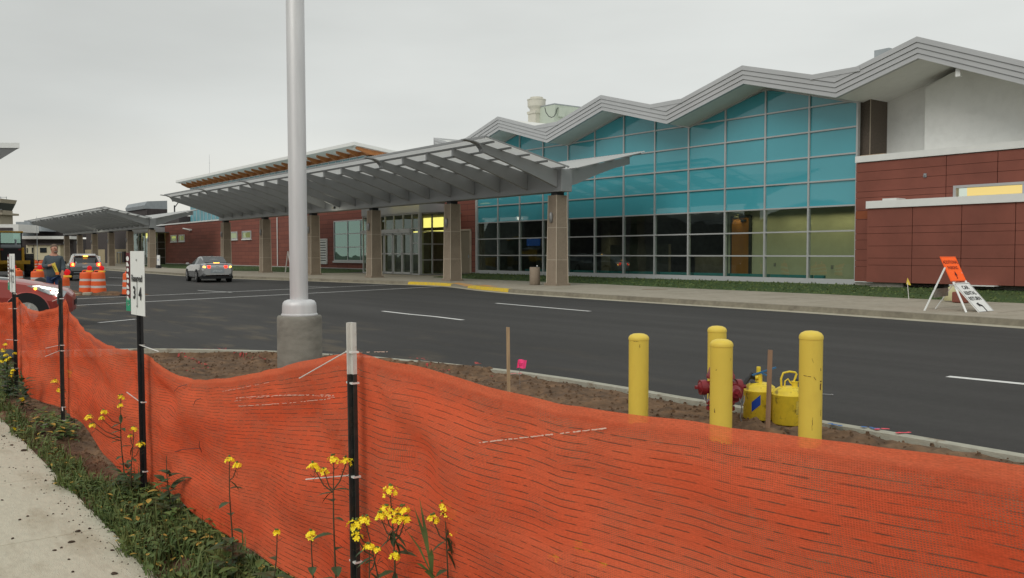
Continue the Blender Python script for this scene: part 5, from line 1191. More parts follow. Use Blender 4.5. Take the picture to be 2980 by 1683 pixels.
# ================================================================ VEHICLES, PEOPLE, WORKS
def loftcar(name,label,loc,rz,P,paint,roofpaint=None,cat='car'):
    """P: half profile stations (x, belt half width, z sill, z belt, cabin half width, z roof) front at +x"""
    c=thing(name,label,cat,loc,rz)
    body=MB(); glass=MB()
    rings=[]
    for x,w,zs,zb,wr,zr in P:
        cab=zr>zb+.03
        ring=[(x,w*.80,zs),(x,w*.97,zs+.10),(x,w,zs+(zb-zs)*.55),(x,w*.965,zb-.04),(x,w*.9 if cab else w*.82,zb+(0 if cab else .0)),
              (x,(wr+.02) if cab else w*.55,zr-.07 if cab else zb+.02),(x,wr*.82 if cab else w*.3,zr-.01 if cab else zb+.03),(x,0,zr if cab else zb+.035)]
        rings.append(ring)
    n=len(rings[0])
    for sgn in (1,-1):
        for i in range(len(rings)-1):
            for k in range(n-1):
                q=[rings[i][k],rings[i+1][k],rings[i+1][k+1],rings[i][k+1]]
                q=[(p[0],p[1]*sgn,p[2]) for p in q]
                a=P[i][5]>P[i][3]+.03; b=P[i+1][5]>P[i+1][3]+.03
                side=(k==4 and a and b); end=(a!=b and k in (4,5,6))
                (glass if (side or end) else body).quad(*q,0)
        for e in (0,-1):
            r=rings[e]
            for k in range(n-1): body.add([(r[k][0],r[k][1]*sgn,r[k][2]),(r[k+1][0],r[k+1][1]*sgn,r[k+1][2]),(r[k+1][0],0,r[k+1][2]),(r[k][0],0,r[k][2])],[(0,1,2,3)])
    bo=build('body',body,paint,c,smooth=True,sharp=38)
    gl=build('windows',glass,M['carglass'],c,smooth=True,sharp=30)
    return c,bo,gl
def wheels(c,xs,y,r,w=.21,arch=None,rim=True):
    for x in xs:
        for sg in (1,-1):
            mb=MB(); mb.lathe([(r*.6,-w/2),(r*.93,-w/2),(r,-w/2+.03),(r,w/2-.03),(r*.93,w/2),(r*.6,w/2)],26,0,(0,0,0),'y'); t_=build('wheel',mb,M['rubber'],c,loc=(x,sg*(y-w/2),r),smooth=True,sharp=35)
            if rim:
                mb=MB(); mb.lathe([(r*.62,-.02),(r*.62,.03),(.05,.03),(.0001,.035)],20,0,(0,sg*w*.4,0),'y')
                build('rim',mb,M['dark'],t_)
                m2=MB()
                for k in range(5):
                    a=k*1.2566; m2.bar((0,sg*(w*.4+.04),0),(math.cos(a)*r*.6,sg*(w*.4+.035),math.sin(a)*r*.6),.05,.02,up=(0,1,0))
                m2.lathe([(r*.58,sg*(w*.4+.02)),(r*.66,sg*(w*.4+.025)),(r*.66,sg*(w*.4+.045)),(r*.6,sg*(w*.4+.045))],24,0,(0,0,0),'y')
                build('spokes',m2,M['chrome'],t_)
            if arch:
                mb=MB(); mb.lathe([(.0001,-.002),(arch,-.002),(arch,.004)],28,0,(0,0,0),'y'); build('wheel_arch',mb,M['rubber'],c,loc=(x,sg*(y+.006),r+.0))
def heading(loc,rel): # rel: degrees left of straight away from the camera
    a=math.atan2(loc[1],loc[0]); return a+R(rel)
# silver saloon, seen from behind
q=gw(607,822.5,0); q=q*(1+1.9/48); q.z=0
SED=[(2.42,.62,.32,.62,.5,.6),(2.3,.80,.24,.72,.5,.7),(1.9,.89,.2,.83,.5,.8),(1.1,.92,.19,.93,.5,.9),(.85,.92,.19,.95,.58,.99),(.1,.92,.19,.96,.60,1.36),(-.4,.92,.19,.965,.62,1.43),(-1.0,.92,.2,.98,.6,1.42),(-1.55,.91,.21,1.0,.56,1.26),(-1.95,.90,.23,1.03,.55,1.055),(-2.2,.88,.26,1.04,.5,1.0),(-2.38,.82,.34,.98,.5,.9),(-2.44,.74,.42,.80,.4,.7)]
car,bo,gl=loftcar('silver_car','silver saloon car seen from behind with its brake lights on','',0,SED,M['silvercar']) if False else loftcar('saloon_car','silver saloon car seen from behind with its brake lights on',(q.x,q.y,0),heading(q,11),SED,M['silvercar'])
wheels(car,(1.4,-1.38),.92,.34,arch=.385)
mb=MB(); mb.box((-2.40,-.83,.22),(-2.0,.83,.36)); mb.box((-2.0,-.8,.2),(2.2,.8,.3)); build('lower_valance',mb,M['rubber'],car)
# rear screen on the sloping tail
mb=MB(); mb.add([(-1.16,.56,1.395),(-1.16,-.56,1.395),(-1.93,-.60,1.085),(-1.93,.60,1.085)],[(0,1,2,3)]); build('rear_screen',mb,M['carglass'],car,loc=(-.01,0,.012))
for sg in (1,-1):
    mb=MB(); mb.lathe([(.001,0),(.12,.0),(.135,.03)],18,0,(0,0,0),'x'); a=build('tail_lamp',mb,M['tail'],car,loc=(-2.37,sg*.68,.83),rot=(0,0,sg*R(-14)),smooth=True)
    mb=MB(); mb.lathe([(.001,-.05),(.075,-.045)],16,0,(0,0,0),'x'); build('brake_bulb',mb,M['tailhot'],a,loc=(-.01,0,0))
    mb=MB(); mb.box((-.03,-.09,-.075),(.02,.09,.075)); build('tail_lamp',mb,M['tail'],car,loc=(-2.415,sg*.44,.85),bevel=.03)
    mb=MB(); mb.box((-.1,-.03,-.05),(.06,.13 if sg>0 else -.13,.06)); build('wing_mirror',mb,M['silvercar'],car,loc=(.72,sg*.95,1.0),bevel=.03)
mb=MB(); mb.box((-2.22,-.15,1.055),(-2.14,.15,1.085)); build('high_brake_lamp',mb,M['tailhot'],car)
mb=MB(); mb.box((-2.46,-.26,.56),(-2.42,.26,.68)); build('number_plate',mb,M['plate'],car)
mb=MB(); mb.box((-2.45,-.36,.52),(-2.4,.36,.74)); mb.box((-2.44,-.07,.86),(-2.40,.07,.89)); mb.box((-2.42,-.6,1.0),(-2.36,.6,1.03)); build('boot_recess',mb,M['greymetal'],car)
mb=MB(); mb.box((-1.0,-.02,1.42),(-1.1,.02,1.48)); build('roof_aerial',mb,M['dark'],car)
# grey and white estate/SUV
q=gw(242,817.5,0); q=q*(1+1.9/52); q.z=0
SUV=[(2.4,.7,.36,.75,.5,.7),(2.2,.87,.28,.92,.5,.9),(1.3,.93,.26,1.04,.5,1.0),(1.0,.94,.26,1.06,.6,1.1),(.3,.95,.26,1.07,.66,1.6),(-.3,.95,.26,1.08,.68,1.66),(-1.8,.95,.28,1.09,.66,1.63),(-2.12,.94,.3,1.09,.64,1.58),(-2.32,.93,.34,1.08,.60,1.1),(-2.42,.88,.4,.98,.5,.9),(-2.45,.82,.46,.85,.5,.8)]
car,bo,gl=loftcar('sport_utility_car','dark grey estate car with a pale roof and lit brake lights behind the drums',(q.x,q.y,0),heading(q,4),SUV,M['suvpaint'])
wheels(car,(1.45,-1.4),.94,.36,arch=.4)
mb=MB(); mb.box((-2.12,-.62,1.60),(.2,.62,1.68)); mb.box((-2.3,-.6,1.54),(-2.1,.6,1.62)); build('roof_panel',mb,M['suvwhite'],car,bevel=.03)
for sg in (1,-1):
    mb=MB(); mb.bar((-2.18,sg*.66,1.58),(-2.34,sg*.86,1.12),.09,.06); build('rear_pillar',mb,M['suvwhite'],car)
    mb=MB(); mb.box((-.06,-.13,-.11),(.05,.13,.11)); a=build('tail_lamp',mb,M['tail'],car,loc=(-2.38,sg*.76,1.0),bevel=.03)
    mb=MB(); mb.box((-.05,-.07,-.07),(.0,.05,.07)); build('brake_bulb',mb,M['tailhot'],a,loc=(-.07,0,.01))
    mb=MB(); mb.box((-.1,-.02,-.08),(.06,.2 if sg>0 else -.2,.08)); build('wing_mirror',mb,M['rubber'],car,loc=(.8,sg*.97,1.12),bevel=.03)
mb=MB(); mb.box((-2.37,-.13,1.5),(-2.29,.13,1.55)); build('high_brake_lamp',mb,M['tailhot'],car)
mb=MB(); mb.box((-2.49,-.2,.82),(-2.45,.2,.93)); build('number_plate',mb,M['plate'],car)
mb=MB(); mb.box((-2.5,-.86,.38),(-2.3,.86,.62)); build('bumper',mb,M['rubber'],car,bevel=.03); mb=MB(); mb.box((-2.505,-.7,.5),(-2.495,.7,.53)); build('bumper_strip',mb,M['greymetal'],car)
car.scale=(.9,.9,.93)
# red hatchback nose on the left
RED=[(1.97,.25,.36,.58,.5,.6),(1.94,.46,.32,.66,.5,.6),(1.84,.70,.26,.76,.5,.7),(1.6,.85,.22,.84,.5,.8),(1.2,.88,.21,.93,.5,.9),(.8,.88,.21,1.0,.5,1.0),(.3,.88,.21,1.05,.56,1.09),(-.3,.88,.21,1.06,.6,1.45),(-.9,.88,.21,1.07,.62,1.52),(-1.6,.88,.22,1.09,.58,1.46),(-1.95,.86,.26,1.06,.55,1.08),(-2.1,.78,.32,.9,.5,.8)]
car,bo,gl=loftcar('red_car','red car with a lit headlamp, its nose showing behind the netting at the left',(0,0,0),0,RED,M['redcar'])
car_len=0; HR=R(22); nose=yd(192,866,18.9); lx,ly=1.84,-.74
car.rotation_euler=(0,0,HR); car.location=(nose.x-(lx*math.cos(HR)-ly*math.sin(HR)),nose.y-(lx*math.sin(HR)+ly*math.cos(HR)),0)
wheels(car,(1.12,-1.35),.88,.33,arch=.42)
mb=MB(); ys=-.862
mb.add([(1.12,ys-.012,.895),(1.3,ys-.012,.9),(1.62,-.82,.86),(1.86,-.72,.76),(1.80,-.77,.64),(1.55,-.86,.70)],[(0,1,2,3,4,5)]); build('headlamp',mb,M['plate'],car)
mb=MB(); mb.add([(1.22,ys-.02,.885),(1.35,ys-.02,.89),(1.72,-.81,.80),(1.66,-.835,.78)],[(0,1,2,3)]); mb.ball((1.70,-.82,.70),.055,8); mb.ball((1.6,-.845,.75),.035,8); build('headlamp_bulb',mb,M['head'],car)
mb=MB(); mb.ball((1.28,ys-.01,.83),.028,8); build('turn_indicator',mb,M['amber'],car)
mb=MB(); mb.box((1.9,-.3,.45),(1.975,.3,.56)); build('grille',mb,M['rubber'],car)
mb=MB(); mb.lathe([(.4,0),(.42,0),(.44,.015)],28,0,(1.12,-.885,.33),'y'); build('arch_lip',mb,M['redcar'],car)
# drums
def make_drum():
    d=thing('traffic_drum','d','traffic drum',(0,0,0),0,'orange and white traffic drums'); r0,r1=.29,.235
    R_=lambda z: r0+(r1-r0)*z/.9
    mb=MB(); prof=[(r0+.06,0),(r0+.06,.05),(r0,.06)]
    mb.lathe([(r0+.07,0),(r0+.07,.045),(r0+.01,.055)],28); build('rubber_base',mb,M['rubber'],d)
    bands=[(.05,.24,0),(.24,.33,1),(.33,.50,0),(.50,.59,1),(.59,.76,0)]
    ob=MB(); wb_=MB()
    for a,b,k in bands:
        m_=wb_ if k else ob; m_.lathe([(R_(a)-(.006 if k else 0),a),(R_(b)-(.006 if k else 0),b)],30)
    ob.lathe([(R_(.76),.76),(R_(.80),.80),(R_(.82)-.015,.83),(.12,.85),(.0001,.85)],30)
    build('drum_body',ob,M['drum'],d,smooth=True,sharp=35)
    wb_.v=wb_.v; build('reflective_band',wb_,M['refl'],d,smooth=True,sharp=35)
    mb=MB(); mb.tube([(-.17,0,.83),(-.14,0,.90),(0,0,.915),(.14,0,.90),(.17,0,.83)],.022,8); build('handle',mb,M['drum'],d,smooth=True)
    return d
def lens(d,x,y,face):
    l_=MB(); l_.box((-.13,-.04,-.03),(.13,.04,.035)); a=build('warning_lamp_case',l_,M['lampyel'],d,loc=(x,y,.87),rot=(0,0,face),bevel=.02)
    m_=MB(); m_.lathe([(.0001,-.035),(.08,-.028),(.095,0),(.08,.028),(.0001,.035)],20,0,(0,0,.13),'y'); build('red_lens',m_,M['redlens'],a,smooth=True)
dr0=make_drum()
DR=[(253,855,None,'left drum of the close pair before the grey estate car',1.5,.12),(287,856,None,'right drum of the close pair before the grey estate car',1,.14),(379,860,None,'traffic drum half hidden behind the reserved sign post',0,0),(176,None,27,'traffic drum nearest the camera, between the man and the red car bonnet',1,.2),(109,None,37,'traffic drum just left of the man',1,.1),(48,None,39,'traffic drum behind the leftmost sign, under the loader',1,-.1),(104,None,90,'tiny far drum in front of the white trailer, left of two',0,0),(121.5,None,90,'tiny far drum in front of the white trailer, right of two',0,0)]
for i,(px,py,Y,lb,ln,lx) in enumerate(DR):
    w_=gw(px,py,0)*1.0 if py else yd(px,800,Y); w_.z=0
    d=dr0 if i==0 else copy_tree(dr0)
    d.location=w_; d['label']='orange and white '+lb; d.rotation_euler=(0,0,0)
for d,(px,py,Y,lb,ln,lx) in zip([o for o in bpy.data.objects if o.name.startswith('traffic_drum')],DR):
    if ln: lens(d,lx,.0,R(10))
w_=gw(250,858,0)
mb=MB()
for i,(x,y,r,h) in enumerate(((-.9,.1,.8,.16),(.15,-.5,.7,.12),(1.1,-.2,.9,.14),(-1.6,.2,.5,.08),(2.0,-.1,.5,.06))):
    b=len(mb.v); mb.lathe([(r,-.03),(r*.75,h*.5),(r*.4,h*.9),(.001,h)],18,0,(x,y,0),sy=.6)
for i,v_ in enumerate(mb.v): k=noise.noise(Vector(v_)*3)*.12; mb.v[i]=(v_[0]+k,v_[1]+k,v_[2]+(k*.4 if v_[2]>0 else 0))
o=build('soil_heap',mb,M['soil'],loc=tuple(w_),smooth=True); tag(o,'low heap of dug brown soil around the pair of drums','soil heap')
mb=MB(); mb.box((-.5,-.75,0),(.1,-.4,.09)); mb.box((.9,-.6,0),(1.5,-.3,.07)); mb.box((.1,-.9,0),(.4,-.7,.12)); o=build('broken_concrete',mb,M['gutter'],loc=tuple(w_),bevel=.03,rot=(0,0,.2)); tag(o,'broken pieces of pale concrete in the soil under the drums','rubble')
# man ------------------------------------------------------------
def skin(name,verts,edges,rad,m,parent,root=0,sub=2):
    me=bpy.data.meshes.new(name); me.from_pydata(verts,edges,[]); me.materials.append(m); o=bpy.data.objects.new(name,me); COL.objects.link(o); o.parent=parent
    sk=o.modifiers.new('s','SKIN'); sk.use_smooth_shade=True
    for i,v in enumerate(me.skin_vertices[0].data):
        r=rad[i]; v.radius=(r,r) if not isinstance(r,tuple) else r; v.use_root=(i==root)
    s_=o.modifiers.new('u','SUBSURF'); s_.levels=sub; s_.render_levels=sub
    return o
mp=yd(158,800,24.6)
man=thing('person','man in a grey sweatshirt and blue jeans holding a yellow pad','person',(mp.x,mp.y,0),R(12)+0)
# local frame: x to the right of the picture, -y towards the camera; he faces right and a little to the camera
V=[(0,0,.98),(0,0,1.12),(.01,0,1.32),(0,0,1.49),(.01,-.01,1.56),(.02,-.02,1.63),(.03,-.03,1.70),(.03,-.03,1.76),
   (-.17,0,1.44),(-.24,-.06,1.2),(-.03,-.26,1.24),(.05,-.29,1.27),
   (.16,.0,1.43),(.24,-.02,1.2),(.25,-.16,1.05),(.25,-.2,1.0),
   (-.1,0,.9),(-.12,.01,.5),(-.12,.02,.09),(-.1,-.12,.04),(.1,0,.9),(.12,-.02,.5),(.13,.0,.09),(.15,-.13,.04)]
E_=[(0,1),(1,2),(2,3),(3,4),(4,5),(5,6),(6,7),(3,8),(8,9),(9,10),(10,11),(3,12),(12,13),(13,14),(14,15),(0,16),(16,17),(17,18),(18,19),(0,20),(20,21),(21,22),(22,23)]
Rr=[(.13,.10),(.14,.11),(.15,.11),(.12,.09),.062,(.085,.10),(.088,.10),(.075,.085),.06,.05,.036,.034,.06,.05,.036,.034,.09,.062,.042,.04,.09,.062,.042,.04]
# fingers of both hands
def fingers(base,dirv,side,idx):
    d=Vector(dirv).normalized(); s_=Vector(side).normalized(); b=Vector(base)
    for k,(o_,L_) in enumerate(((-.03,.07),(-.01,.08),(.01,.075),(.03,.06))):
        i0=len(V); p0=b+s_*o_*.7+d*.03; V.append(tuple(p0)); V.append(tuple(p0+d*L_*.55)); V.append(tuple(p0+d*L_*.8+Vector((0,0,-.035)))); Rr.extend([.011,.0095,.008]); E_.extend([(idx,i0),(i0,i0+1),(i0+1,i0+2)])
    i0=len(V); V.append(tuple(b+s_*-.035)); V.append(tuple(b+s_*-.055+d*.045)); Rr.extend([.012,.0095]); E_.extend([(idx,i0),(i0,i0+1)])
fingers((.05,-.29,1.27),(.7,-.3,.35),(0,.3,1),11); fingers((.25,-.2,1.0),(.1,-.4,-.8),(1,0,0),15)
body=skin('body',V,E_,Rr,M['skin'],man,0,2)
# face
mb=MB(); mb.ball((.095,-.105,1.685),.018,6,sz=(.9,1,1.3)); build('nose',mb,M['skin'],man,smooth=True)
for ex_,ey_ in ((.055,-.125),(.115,-.085)):
    mb=MB(); mb.ball((ex_,ey_,1.705),.011,6); mb.box((ex_-.014,ey_-.008,1.722),(ex_+.014,ey_+.004,1.73)); build('eye',mb,M['black'],man)
mb=MB(); mb.box((.06,-.128,1.633),(.105,-.1,1.642)); build('mouth',mb,M['maroon'],man,bevel=.003)
mb=MB(); mb.ball((-.05,-.07,1.685),.025,7,sz=(.6,.9,1.4)); build('ear',mb,M['skin'],man,smooth=True)
mb=MB(); mb.ball((.005,.02,1.742),.093,10,sz=(1,.9,.95)); mb.ball((-.03,.045,1.71),.075,8); build('hair',mb,M['hair'],man,smooth=True)
mb=MB(); mb.ball((.075,-.075,1.615),.05,8,sz=(1,1,.7)); build('beard',mb,mat('grey_beard',(.26,.2,.16),.9,var=.3,scale=80),man,smooth=True)
SV=[V[i] for i in (0,1,2,3,8,9,10,12,13,14)]+[(0,0,1.53)]
skin('sweatshirt',[(0,0,.86),(0,0,1.0)]+[SV[1],SV[2],SV[3],SV[4],SV[5],(-.06,-.235,1.235),SV[7],SV[8],(.25,-.14,1.07),(.008,-.005,1.525)],[(0,1),(1,2),(2,3),(3,4),(4,5),(5,6),(6,7),(4,8),(8,9),(9,10),(4,11)],[(.19,.16),(.215,.18),(.225,.19),(.215,.18),(.165,.13),.09,.082,.056,.09,.078,.055,.075],M['sweat'],man,0,2)
skin('jeans',[(0,0,1.04),(-.1,0,.88),(-.12,.01,.5),(-.12,.02,.1),(.1,0,.88),(.12,-.02,.5),(.13,0,.1)],[(0,1),(1,2),(2,3),(0,4),(4,5),(5,6)],[(.165,.14),.115,.085,.07,.115,.085,.07],M['jeans'],man,0,2)
for x,y in ((-.11,-.05),(.14,-.06)): mb=MB(); mb.box((x-.05,y-.1,-.0),(x+.05,y+.12,.09)); build('shoe',mb,M['rubber'],man,bevel=.03)
pd=thing('writing_pad','yellow pad with an orange edge held up in the man\'s hand','pad',(mp.x+.14,mp.y-.33,1.18),R(10))
mb=MB(); mb.add([(-.04,0,.1),(.05,-.02,.14),(.14,-.03,-.12),(.06,-.01,-.14),(-.04,.02,.1),(.05,0,.14),(.14,-.01,-.12),(.06,.01,-.14)],[(0,1,2,3),(4,5,6,7),(0,1,5,4),(1,2,6,5),(2,3,7,6),(3,0,4,7)]); build('pad_cover',mb,M['yellow'],pd)
mb=MB(); mb.box((.07,-.03,-.19),(.15,.01,-.12)); build('pad_edge',mb,M['orangeglove'],pd); mb=MB(); mb.bar((.0,-.02,.06),(.08,-.035,-.08),.02,.004); build('pad_marking',mb,M['black'],pd)
sk_=yd(119,812,25.3); mb=MB(); mb.lathe([(.2,0),(.3,.12),(.32,.4),(.27,.7),(.15,.84),(.06,.88),(.001,.9)],18,0,sy=.8)
for i,v_ in enumerate(mb.v): k=1+.25*noise.noise(Vector(v_)*5); mb.v[i]=(v_[0]*k,v_[1]*k,v_[2])
o=build('rubbish_sack',mb,M['sack'],loc=(sk_.x,sk_.y,0),smooth=True); tag(o,'black lumpy sack standing behind the red bonnet beside the man','sack')
# wheel loader ---------------------------------------------------
def place(px,Y): 
    p_=yd(px,800,Y); return (p_.x,p_.y,0), math.atan2(p_.y,p_.x)-PI/2
loc,rz=place(33,61.5); lo_=thing('wheel_loader','yellow and black wheel loader parked with its rear to the camera','construction vehicle',loc,rz)
mb=MB(); mb.box((-.62,-2.4,.95),(.62,.6,1.98)); build('engine_cover',mb,M['dark'],lo_,bevel=.05)
mb=MB(); mb.box((-.58,-2.46,1.0),(.58,-2.4,1.9)); build('radiator_grille',mb,M['black'],lo_)
for sg in (1,-1):
    mb=MB(); mb.box((sg*.62,-2.45,1.0),(sg*.78,-.2,1.98)); build('side_panel',mb,M['loader'],lo_,bevel=.03)
    mb=MB(); mb.box((sg*.44,-2.49,1.8),(sg*.6,-2.45,1.9)); build('rear_lamp',mb,mat('unlit_red_lens',(.2,.01,.01),.4),lo_)
    mb=MB(); mb.lathe([(.45,-.28),(.7,-.28),(.78,-.2),(.78,.2),(.7,.28),(.45,.28)],28,0,(0,0,0),'x')
    for k in range(18):
        a=k*PI/9; mb.bar((-.27,math.cos(a)*.76,math.sin(a)*.76),(.27,math.cos(a+.15)*.76,math.sin(a+.15)*.76),.07,.06)
    for y in (-1.2,1.8): w_=build('wheel',mb,M['rubber'],lo_,loc=(sg*1.08,y,.79)); m2=MB(); m2.lathe([(.44,-.2),(.44,.1),(.1,.12),(.001,.12)],20,0,(0,0,0),'x'); build('rim',m2,M['loader'],w_)
    mb=MB(); mb.box((sg*.62,-1.6,1.9),(sg*.8,.2,2.05)); build('handrail',mb,M['dark'],lo_)
mb=MB(); mb.box((-1.4,-2.6,.88),(1.12,-2.35,1.12)); mb.box((-.5,-2.62,.92),(.5,-2.6,1.06)); build('counterweight',mb,M['loader'],lo_,bevel=.03)
mb=MB(); mb.box((-.6,-1.9,1.98),(.6,-.4,2.18)); mb.tube([(.3,-1,2.1),(.3,-1,2.55)],.06,8); build('hood',mb,M['greymetal'],lo_,bevel=.06)
mb=MB()
for x in (-.68,.60):
    for y in (-.3,1.2): mb.box((x,y,1.98),(x+.09,y+.09,3.0))
mb.box((-.68,-.3,1.98),(.69,1.29,2.3)); cabf=build('cab_frame',mb,M['dark'],lo_)
mb=MB(); mb.box((-.75,-.4,3.0),(.76,1.4,3.12)); build('cab_roof',mb,M['loader'],cabf,bevel=.03)
mb=MB(); mb.quad((-.6,-.25,2.3),(.6,-.25,2.3),(.6,-.25,3),(-.6,-.25,3)); mb.quad((-.6,1.25,2.3),(.6,1.25,2.3),(.6,1.25,3),(-.6,1.25,3)); build('cab_window',mb,M['glassd'],cabf)
mb=MB(); mb.box((-1.5,3.2,.3),(1.5,4.2,1.2)); mb.box((-.5,1.4,.6),(.5,3.3,1.2)); build('bucket',mb,M['loader'],lo_)
# road sign frame on the pavement
def q3(px,py,t): s,z=gt(px,py,t); return Vector((s,t,z))
sf=gthing('roadside_barricade','white A-frame barricade carrying an orange sign above a white car rental sign','road sign',-19.2,3.1,.17)
oTL=q3(2735.6,747,3.52); oBL=q3(2768,819,3.52); wTL=q3(2773,824,3.52); wBL=q3(2850.5,912,3.52)
dn=Vector((0,-.78,0))
def board(mb,tl,bl,w,off=0,th=.012):
    ex=Vector((0,-1,0)); ey=(tl-bl).normalized(); n_=ex.cross(ey)
    a=[bl,bl+ex*w,tl+ex*w,tl]; mb.add([p+n_*off for p in a]+[p+n_*(off-th) for p in a],[(0,1,2,3),(4,5,6,7),(0,1,5,4),(1,2,6,5),(2,3,7,6),(3,0,4,7)]); return ex,ey,n_
wd=.74
mb=MB(); ex,ey,nn=board(mb,oTL,oBL,wd); so_=gpart('orange_sign_board',mb,M['orangesign'],sf)
H1=(oTL-oBL).length; C=lambda bl,u,v: bl+ex*u+ey*v
t=MB(); put_text(t,'ADDITIONAL',.125,C(oBL,wd/2,H1*.76),ex,ey,bold=.002,sx=.95); put_text(t,'PARKING',.125,C(oBL,wd/2,H1*.53),ex,ey,bold=.002,sx=.95)
put_poly(t,[(-.02,-.1),(.02,-.1),(.02,.0),(.07,-.02),(0,.11),(-.07,-.02),(-.02,0)],C(oBL,wd/2,H1*.24),ex,ey)
build('lettering',t,mat('faded_sign_ink',(.12,.01,.01),.6),so_)
t=MB(); 
for (u0,v0,u1,v1) in ((0,0,wd,.02),(0,H1-.02,wd,H1),(0,.02,.015,H1-.02),(wd-.015,.02,wd,H1-.02)): put_poly(t,[(u0,v0),(u1,v0),(u1,v1),(u0,v1)],oBL,ex,ey)
build('border',t,M['drum'],so_)
wd2=.78
mb=MB(); ex,ey,nn=board(mb,wTL,wBL,wd2); sw_=gpart('white_sign_board',mb,M['white'],sf)
H2=(wTL-wBL).length; t=MB(); C2=lambda u,v: wBL+ex*u+ey*v
put_text(t,'CAR',.155,C2(wd2/2,H2*.83),ex,ey,bold=.004); put_text(t,'RENTAL',.155,C2(wd2/2,H2*.645),ex,ey,bold=.004,sx=.95); put_text(t,'RETURN',.155,C2(wd2/2,H2*.46),ex,ey,bold=.004,sx=.95)
put_poly(t,[(.06,-.16),(.11,-.16),(.11,.04),(.0,.09),(.02,.13),(-.12,.10),(-.06,-.02),(-.03,.03),(.06,-.01)],C2(wd2*.45,H2*.2),ex,ey)
for (u0,v0,u1,v1) in ((.03,.03,wd2-.03,.04),(.03,H2-.04,wd2-.03,H2-.03),(.03,.04,.04,H2-.04),(wd2-.04,.04,wd2-.03,H2-.04)): put_poly(t,[(u0,v0),(u1,v0),(u1,v1),(u0,v1)],wBL,ex,ey)
build('lettering',t,M['black'],sw_)
top=oTL+Vector((0,0,-.1)); topm=oTL.lerp(oBL,.45)
def gpt(px,py,z): s,t_=gz(px,py,z); return Vector((s,t_,z))
f1,f2,f3=gpt(2690,905,.17),gpt(2721,900,.17),gpt(2812,910,.17)
for a,b in ((topm,f1),(oBL+Vector((.1,-.72,.2)),f2),(oBL+Vector((0,-.1,-.02)),f3),(oBL+Vector((0,-.7,0)),f3+Vector((0,-.72,0)))):
    mb=MB(); mb.bar(a-Vector((0,0,0)),b,.045,.02); gpart('leg',mb,M['trim'],sf)
mb=MB(); a=topm.lerp(f1,.55); b=(oBL+Vector((.1,-.72,.2))).lerp(f2,.5); mb.quad(tuple(a+Vector((0,0,.06))),tuple(b+Vector((0,0,.08))),tuple(b-Vector((0,0,.12))),tuple(a-Vector((0,0,.16)))); gpart('cross_brace',mb,M['conc'],sf)
mb=MB(); mb.box((-21.3,-.9,.25),(-21.9,-1.2,.55)); mb.add([(-19.0,-.6,.2),(-19.7,-.8,.2),(-19.3,-.7,.85)],[(0,1,2)]); 
s_,t_=gz(2770,872,.25); sb=MB(); sb.lathe([(.22,0),(.26,.1),(.2,.3),(.05,.42),(.001,.43)],14,0,sy=.7); o=build('sand_bag',sb,mat('pale_yellow_bag',(.55,.52,.3),.8),loc=tuple(W(s_,t_,.22)),smooth=True); tag(o,'pale yellow bag slumped on the grass behind the sign frame','bag')
s_,t_=gz(2795,876,.25); sb=MB(); sb.box((-.2,-.1,0),(.2,.1,.3)); o=build('red_block',sb,M['red'],loc=tuple(W(s_,t_,.2)),rot=(0,0,ROT),bevel=.03); o.name='cardboard_box'; tag(o,'dull red box on the grass behind the white rental sign','box')
# litter bin beside the nearest column
v=W(1.05,.42,.19); b=thing('litter_bin','brown stone-faced litter bin beside the nearest canopy column','litter bin',tuple(v))
mb=MB(); mb.lathe([(.22,0),(.235,.02),(.235,.76),(.22,.78)],24); build('bin_body',mb,M['pier'],b,smooth=True); mb=MB(); mb.lathe([(.19,.78),(.17,.8),(.001,.8)],20); build('bin_top',mb,M['black'],b); mb=MB(); mb.ball((.1,-.05,.83),.035,7); build('smoking_cap',mb,M['trim'],b)
# small notice boards on the pavement
v=W(*gz(284,776,.1),.1); s_,t_=gz(284,776,.1)
nb=gthing('notice_board','small white folding notice with black lines beneath the farther canopy','sign',72.5,0,.1)
A_=gt(275,746,1.0); B_=gt(293,768,1.0); mb=MB(); mb.box((A_[0],1.0,A_[1]),(B_[0],1.05,B_[1])); nb2=gpart('board',mb,M['white'],nb)
t=MB()
for i,f_ in enumerate((.2,.42,.6,.8)):
    z=A_[1]+(B_[1]-A_[1])*f_; w=(A_[0]-B_[0])*.36; m_=(A_[0]+B_[0])/2; t.box((m_-w,1.051,z-.05),(m_+w,1.06,z+.05))
build('printed_lines',t,M['dark'],nb2); mb=MB(); mb.box((A_[0],.9,0.1),(B_[0],1.2,B_[1])); gpart('base',mb,M['dark'],nb)
A_=gt(459,743,.6)
nb=gthing('narrow_sign','narrow white upright sign behind the first column of the far canopy','sign',A_[0],.6,.1); B_=gt(463,772,.6); mb=MB(); mb.box((A_[0]-.6,.55,B_[1]),(A_[0]+.3,.6,A_[1])); nb2=gpart('board',mb,M['white'],nb); mb=MB(); mb.box((A_[0]-.2,.601,.9),(A_[0],.605,1.1)); build('mark',mb,M['blue'],nb2); mb=MB(); mb.box((A_[0]-.5,.4,.1),(A_[0]+.2,.75,B_[1])); gpart('foot',mb,M['dark'],nb)
s_,z_=gt(838,755,-1.2); ea=gthing('folding_easel','thin folding easel standing by the red wall, partly behind the lamp pole','easel',s_,-1.2,.2)
mb=MB(); mb.bar((s_+.5,-1.2,.2),(s_,-1.2,1.75),.05); mb.bar((s_-.6,-1.2,.2),(s_,-1.2,1.75),.05); gpart('frame',mb,M['trim'],ea); mb=MB(); mb.box((s_-.75,-1.3,.95),(s_-.1,-1.27,1.6)); gpart('panel',mb,M['white'],ea)
